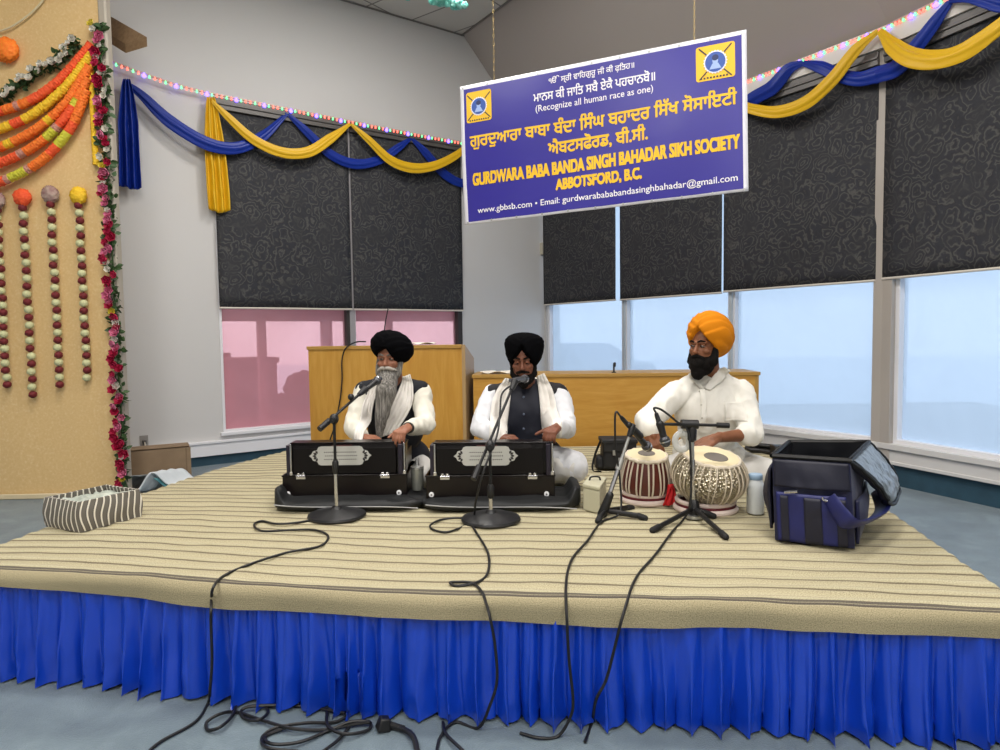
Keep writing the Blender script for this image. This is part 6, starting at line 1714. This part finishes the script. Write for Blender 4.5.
# ---- the navy-shirted singer
P2 = dict(label='seated man in black turban, navy vest and white scarf singing at the right harmonium', skin=sk2, yaw=-7, pitch=11, roll=-1, hc=W(523.5, 362, 4.16), neck=W(527, 387, 4.26),
  S=(W(493, 396, 4.28), W(559, 395, 4.28)), E=(W(480, 427, 4.12), W(567, 428, 4.08)), Wr=(W(501, 437.5, 3.95), W(556, 428, 3.765)), H=V((.20, 4.36, SH + .13)), look=(0, -.004), brow=m_bbeard, closed=.9,
  hands=[dict(k=W(511, 438, 3.89), n=(0, -.2, 1), side=1, curl=(.5, .6, .4)), dict(k=W(548, 434, 3.67), n=(0, -.2, 1), side=1, curl=(1.05, .6, .4), spread=.1, thumb=(.9, .2))],
  hips=(V((.11, 4.33, SH + .10)), V((.30, 4.33, SH + .10))), K=(V((-.14, 4.10, SH + .10)), V((.42, 4.03, SH + .14))), A=(V((.26, 4.12, SH + .06)), V((.06, 4.16, SH + .06))), fd=((1, -.1, 0), (-1, 0, 0)))
e, L, R, body = person(P2); body['label'] = 'brown skin of face and hands'
kur = shell('kurta', P2, [lambda m: torso(m, P2, .012), lambda m: arms(m, P2, .018, cut=(.86, .80)), lambda m: m.cap(P2['hips'][1], P2['K'][1] + V((.0, .03, 0)), .13, .10), lambda m: m.cap(P2['hips'][0], P2['K'][0], .115, .08)], m_wkur, e, amp=.008, sc=15, seed=5)
trs = shell('trousers', P2, [lambda m: legs(m, P2, .014, .02), lambda m: m.ell(P2['H'] + V((0, 0, -.02)), (.2, .16, .10))], m_trs, e, amp=.006, seed=6)
mb = MB(); torso(mb, P2, .024); mb.cap(P2['S'][0] + V((.012, 0, .004)), P2['S'][1] + V((-.012, 0, .004)), .073, .073, 20); vest = obj_from_mesh('vest', remesh_mesh(mb, .008, 3), m_vest2, e, fn=wrinkle(.003, 7, 8))
bv = bvh_of([vest, kur])
obj('buttoned_front', strip(bv, [(511, 384), (508, 405), (505, 432), (504, 450)], [(538, 384), (540, 405), (543, 432), (543, 450)], 4.2, nu=20, seed=3, off=.006, fold=.0005, nf=1), m_navsh, e, recalc=False, solid=.004, label='navy buttoned front')
bv2 = bvh_of([vest, kur, bpy.data.objects['buttoned_front']])
for x, y in ((524, 398), (524, 415), (524, 430)):
    q = drape(bv2, x, y, 4.1, .008); mb = MB(); mb.ell(q, (.007, .004, .007), seg=12, rings=8); obj('button', mb, mat('shirt_button', '#5a6478', .3), e)
turban(e, L(.006, .012, .060), R @ Matrix.Rotation(math.radians(2), 3, 'Y') @ Matrix.Rotation(math.radians(-16), 3, 'X'), (.116, .124, .120), m_tblk, 'flare', vx=-.10, folds=5, amp=.03, vtop=.22)
mb = MB(); mb.ell(L(0, -.030, -.088), (.069, .066, .052), R, 24, 16)
for q in (-1, 1): mb.cap(L(q * .070, -.012, .008), L(q * .060, -.035, -.07), .012, .024, 14)
mb.cap(L(-.036, -.088, -.046), L(0, -.102, -.036), .008, .010, 10); mb.cap(L(.036, -.088, -.046), L(0, -.102, -.036), .008, .010, 10); mb.cap(L(0, -.06, -.10), L(0, -.055, -.125), .042, .030, 16)
obj_from_mesh('beard', remesh_mesh(mb, .006, 2), m_bbeard, e, fn=lambda co, n: co + n * .004 * noise.noise(co * 70), label='short black beard')
obj('scarf', strip(bv, [(505, 378), (494, 396), (490.5, 416), (490, 445)], [(512, 379), (510.5, 396), (508, 416), (505, 445)], 4.2, seed=4, off=.018, nf=3), m_scarf, e, recalc=False, solid=.006, label='left end of the white scarf')
obj('scarf', strip(bv, [(537, 376), (539, 396), (540.5, 416), (543, 440)], [(544, 373), (553, 392), (555.5, 412), (555, 440)], 4.2, seed=5, off=.018, nf=3), m_scarf, e, recalc=False, solid=.006, label='right end of the white scarf')
collar_roll(e, P2['neck'] + V((0, .02, .012)), .084, m_scarf, -40, 220, 0)

# ---- the drummer
P3 = dict(label='seated man in orange turban and white shirt playing the drums', skin=sk3, yaw=-48, pitch=3, roll=0, hs=1.06, hc=W(705.5, 348, 4.06), neck=W(711, 375, 4.15), bulk=1.14,
  S=(W(677, 393, 4.12), W(741, 393, 4.14)), E=(W(647, 421, 3.98), W(751, 434, 3.95)), Wr=(W(652, 431, 3.86), W(716, 438, 3.84)), H=V((1.30, 4.26, SH + .15)), look=(-.002, .001), brow=m_bbeard,
  hands=[dict(k=W(656, 444, 3.83), n=(-.2, -1, .5), side=1, curl=(.3, .4, .3)), dict(k=W(702, 446, 3.79), n=(.1, -.45, 1), side=1, curl=(.12, .2, .2), spread=.14)],
  hips=(V((1.19, 4.22, SH + .11)), V((1.42, 4.22, SH + .11))), K=(V((.96, 4.02, SH + .10)), V((1.58, 3.98, SH + .10))), A=(V((1.36, 4.10, SH + .06)), V((1.20, 4.14, SH + .06))), fd=((1, -.1, 0), (-1, 0, 0)))
e, L, R, body = person(P3); body['label'] = 'brown skin of face, hands and bare forearm'
shirt = shell('shirt', P3, [lambda m: torso(m, P3, .014), lambda m: arms(m, P3, .020, cut=(.80, .12)), lambda m: m.cap(P3['H'] + V((.1, 0, 0)), P3['H'] + V((.14, -.1, -.03)), .12, .11)], m_shirt, e, amp=.009, sc=13, seed=9)
trs = shell('trousers', P3, [lambda m: legs(m, P3, .022, .02), lambda m: m.ell(P3['H'] + V((0, 0, -.02)), (.22, .18, .11))], m_trs, e, amp=.006, seed=10)
turban(e, L(.005, .048, .072), R @ Matrix.Rotation(math.radians(-4), 3, 'Y') @ Matrix.Rotation(math.radians(-30), 3, 'X'), (.130, .156, .138), m_torg, 'round', vx=0, folds=4.4, amp=.055, vtop=-.12)
mb = MB(); mb.ell(L(0, -.042, -.088), (.078, .070, .070), R, 24, 16)
for q in (-1, 1): mb.cap(L(q * .072, -.008, .010), L(q * .062, -.035, -.07), .016, .034, 14); mb.cap(L(q * .004, -.104, -.036), L(q * .038, -.088, -.048), .012, .010, 10)
mb.cap(L(0, -.07, -.09), L(0, -.085, -.135), .058, .040, 16)
obj_from_mesh('beard', remesh_mesh(mb, .006, 2), m_bbeard, e, fn=lambda co, n: co + n * .005 * noise.noise(co * 50), label='full black beard')
bv = bvh_of([shirt])
obj('placket', strip(bv, [(700, 386), (699, 405), (698, 425)], [(705, 386), (704, 405), (703, 425)], 4.05, nu=6, off=.004, fold=.0004, nf=1), m_shirt, e, recalc=False, solid=.003)
for y in (392, 405, 418):
    q = drape(bv, 702, y, 4.0, .008); mb = MB(); mb.ell(q, (.006, .003, .006), seg=12, rings=8); obj('button', mb, mat('pale_button', '#b9b4a8', .3), e)
obj('collar', strip(bv, [(688, 374), (692, 380), (700, 388)], [(695, 370), (699, 377), (703, 388)], 4.05, nu=8, nv=16, off=.014, fold=.001), m_shirt, e, recalc=False, solid=.005)
obj('collar', strip(bv, [(724, 367), (715, 376), (704, 388)], [(731, 371), (723, 382), (709, 390)], 4.05, nu=8, nv=16, off=.016, fold=.001), m_shirt, e, recalc=False, solid=.005)
obj('chest_pocket', strip(bv, [(722, 402), (722, 420)], [(741, 401), (740, 419)], 4.05, nu=12, nv=12, off=.005, fold=.0003), m_shirt, e, recalc=False, solid=.003)
mb = MB(); w_ = P3['Wr'][0]; d_ = (P3['Wr'][0] - P3['E'][0]).normalized(); mb.cyl(w_ - d_ * .012, w_ + d_ * .002, .031, 20); obj('bracelet', mb, mat('red_thread', '#9c2f22', .5), e)
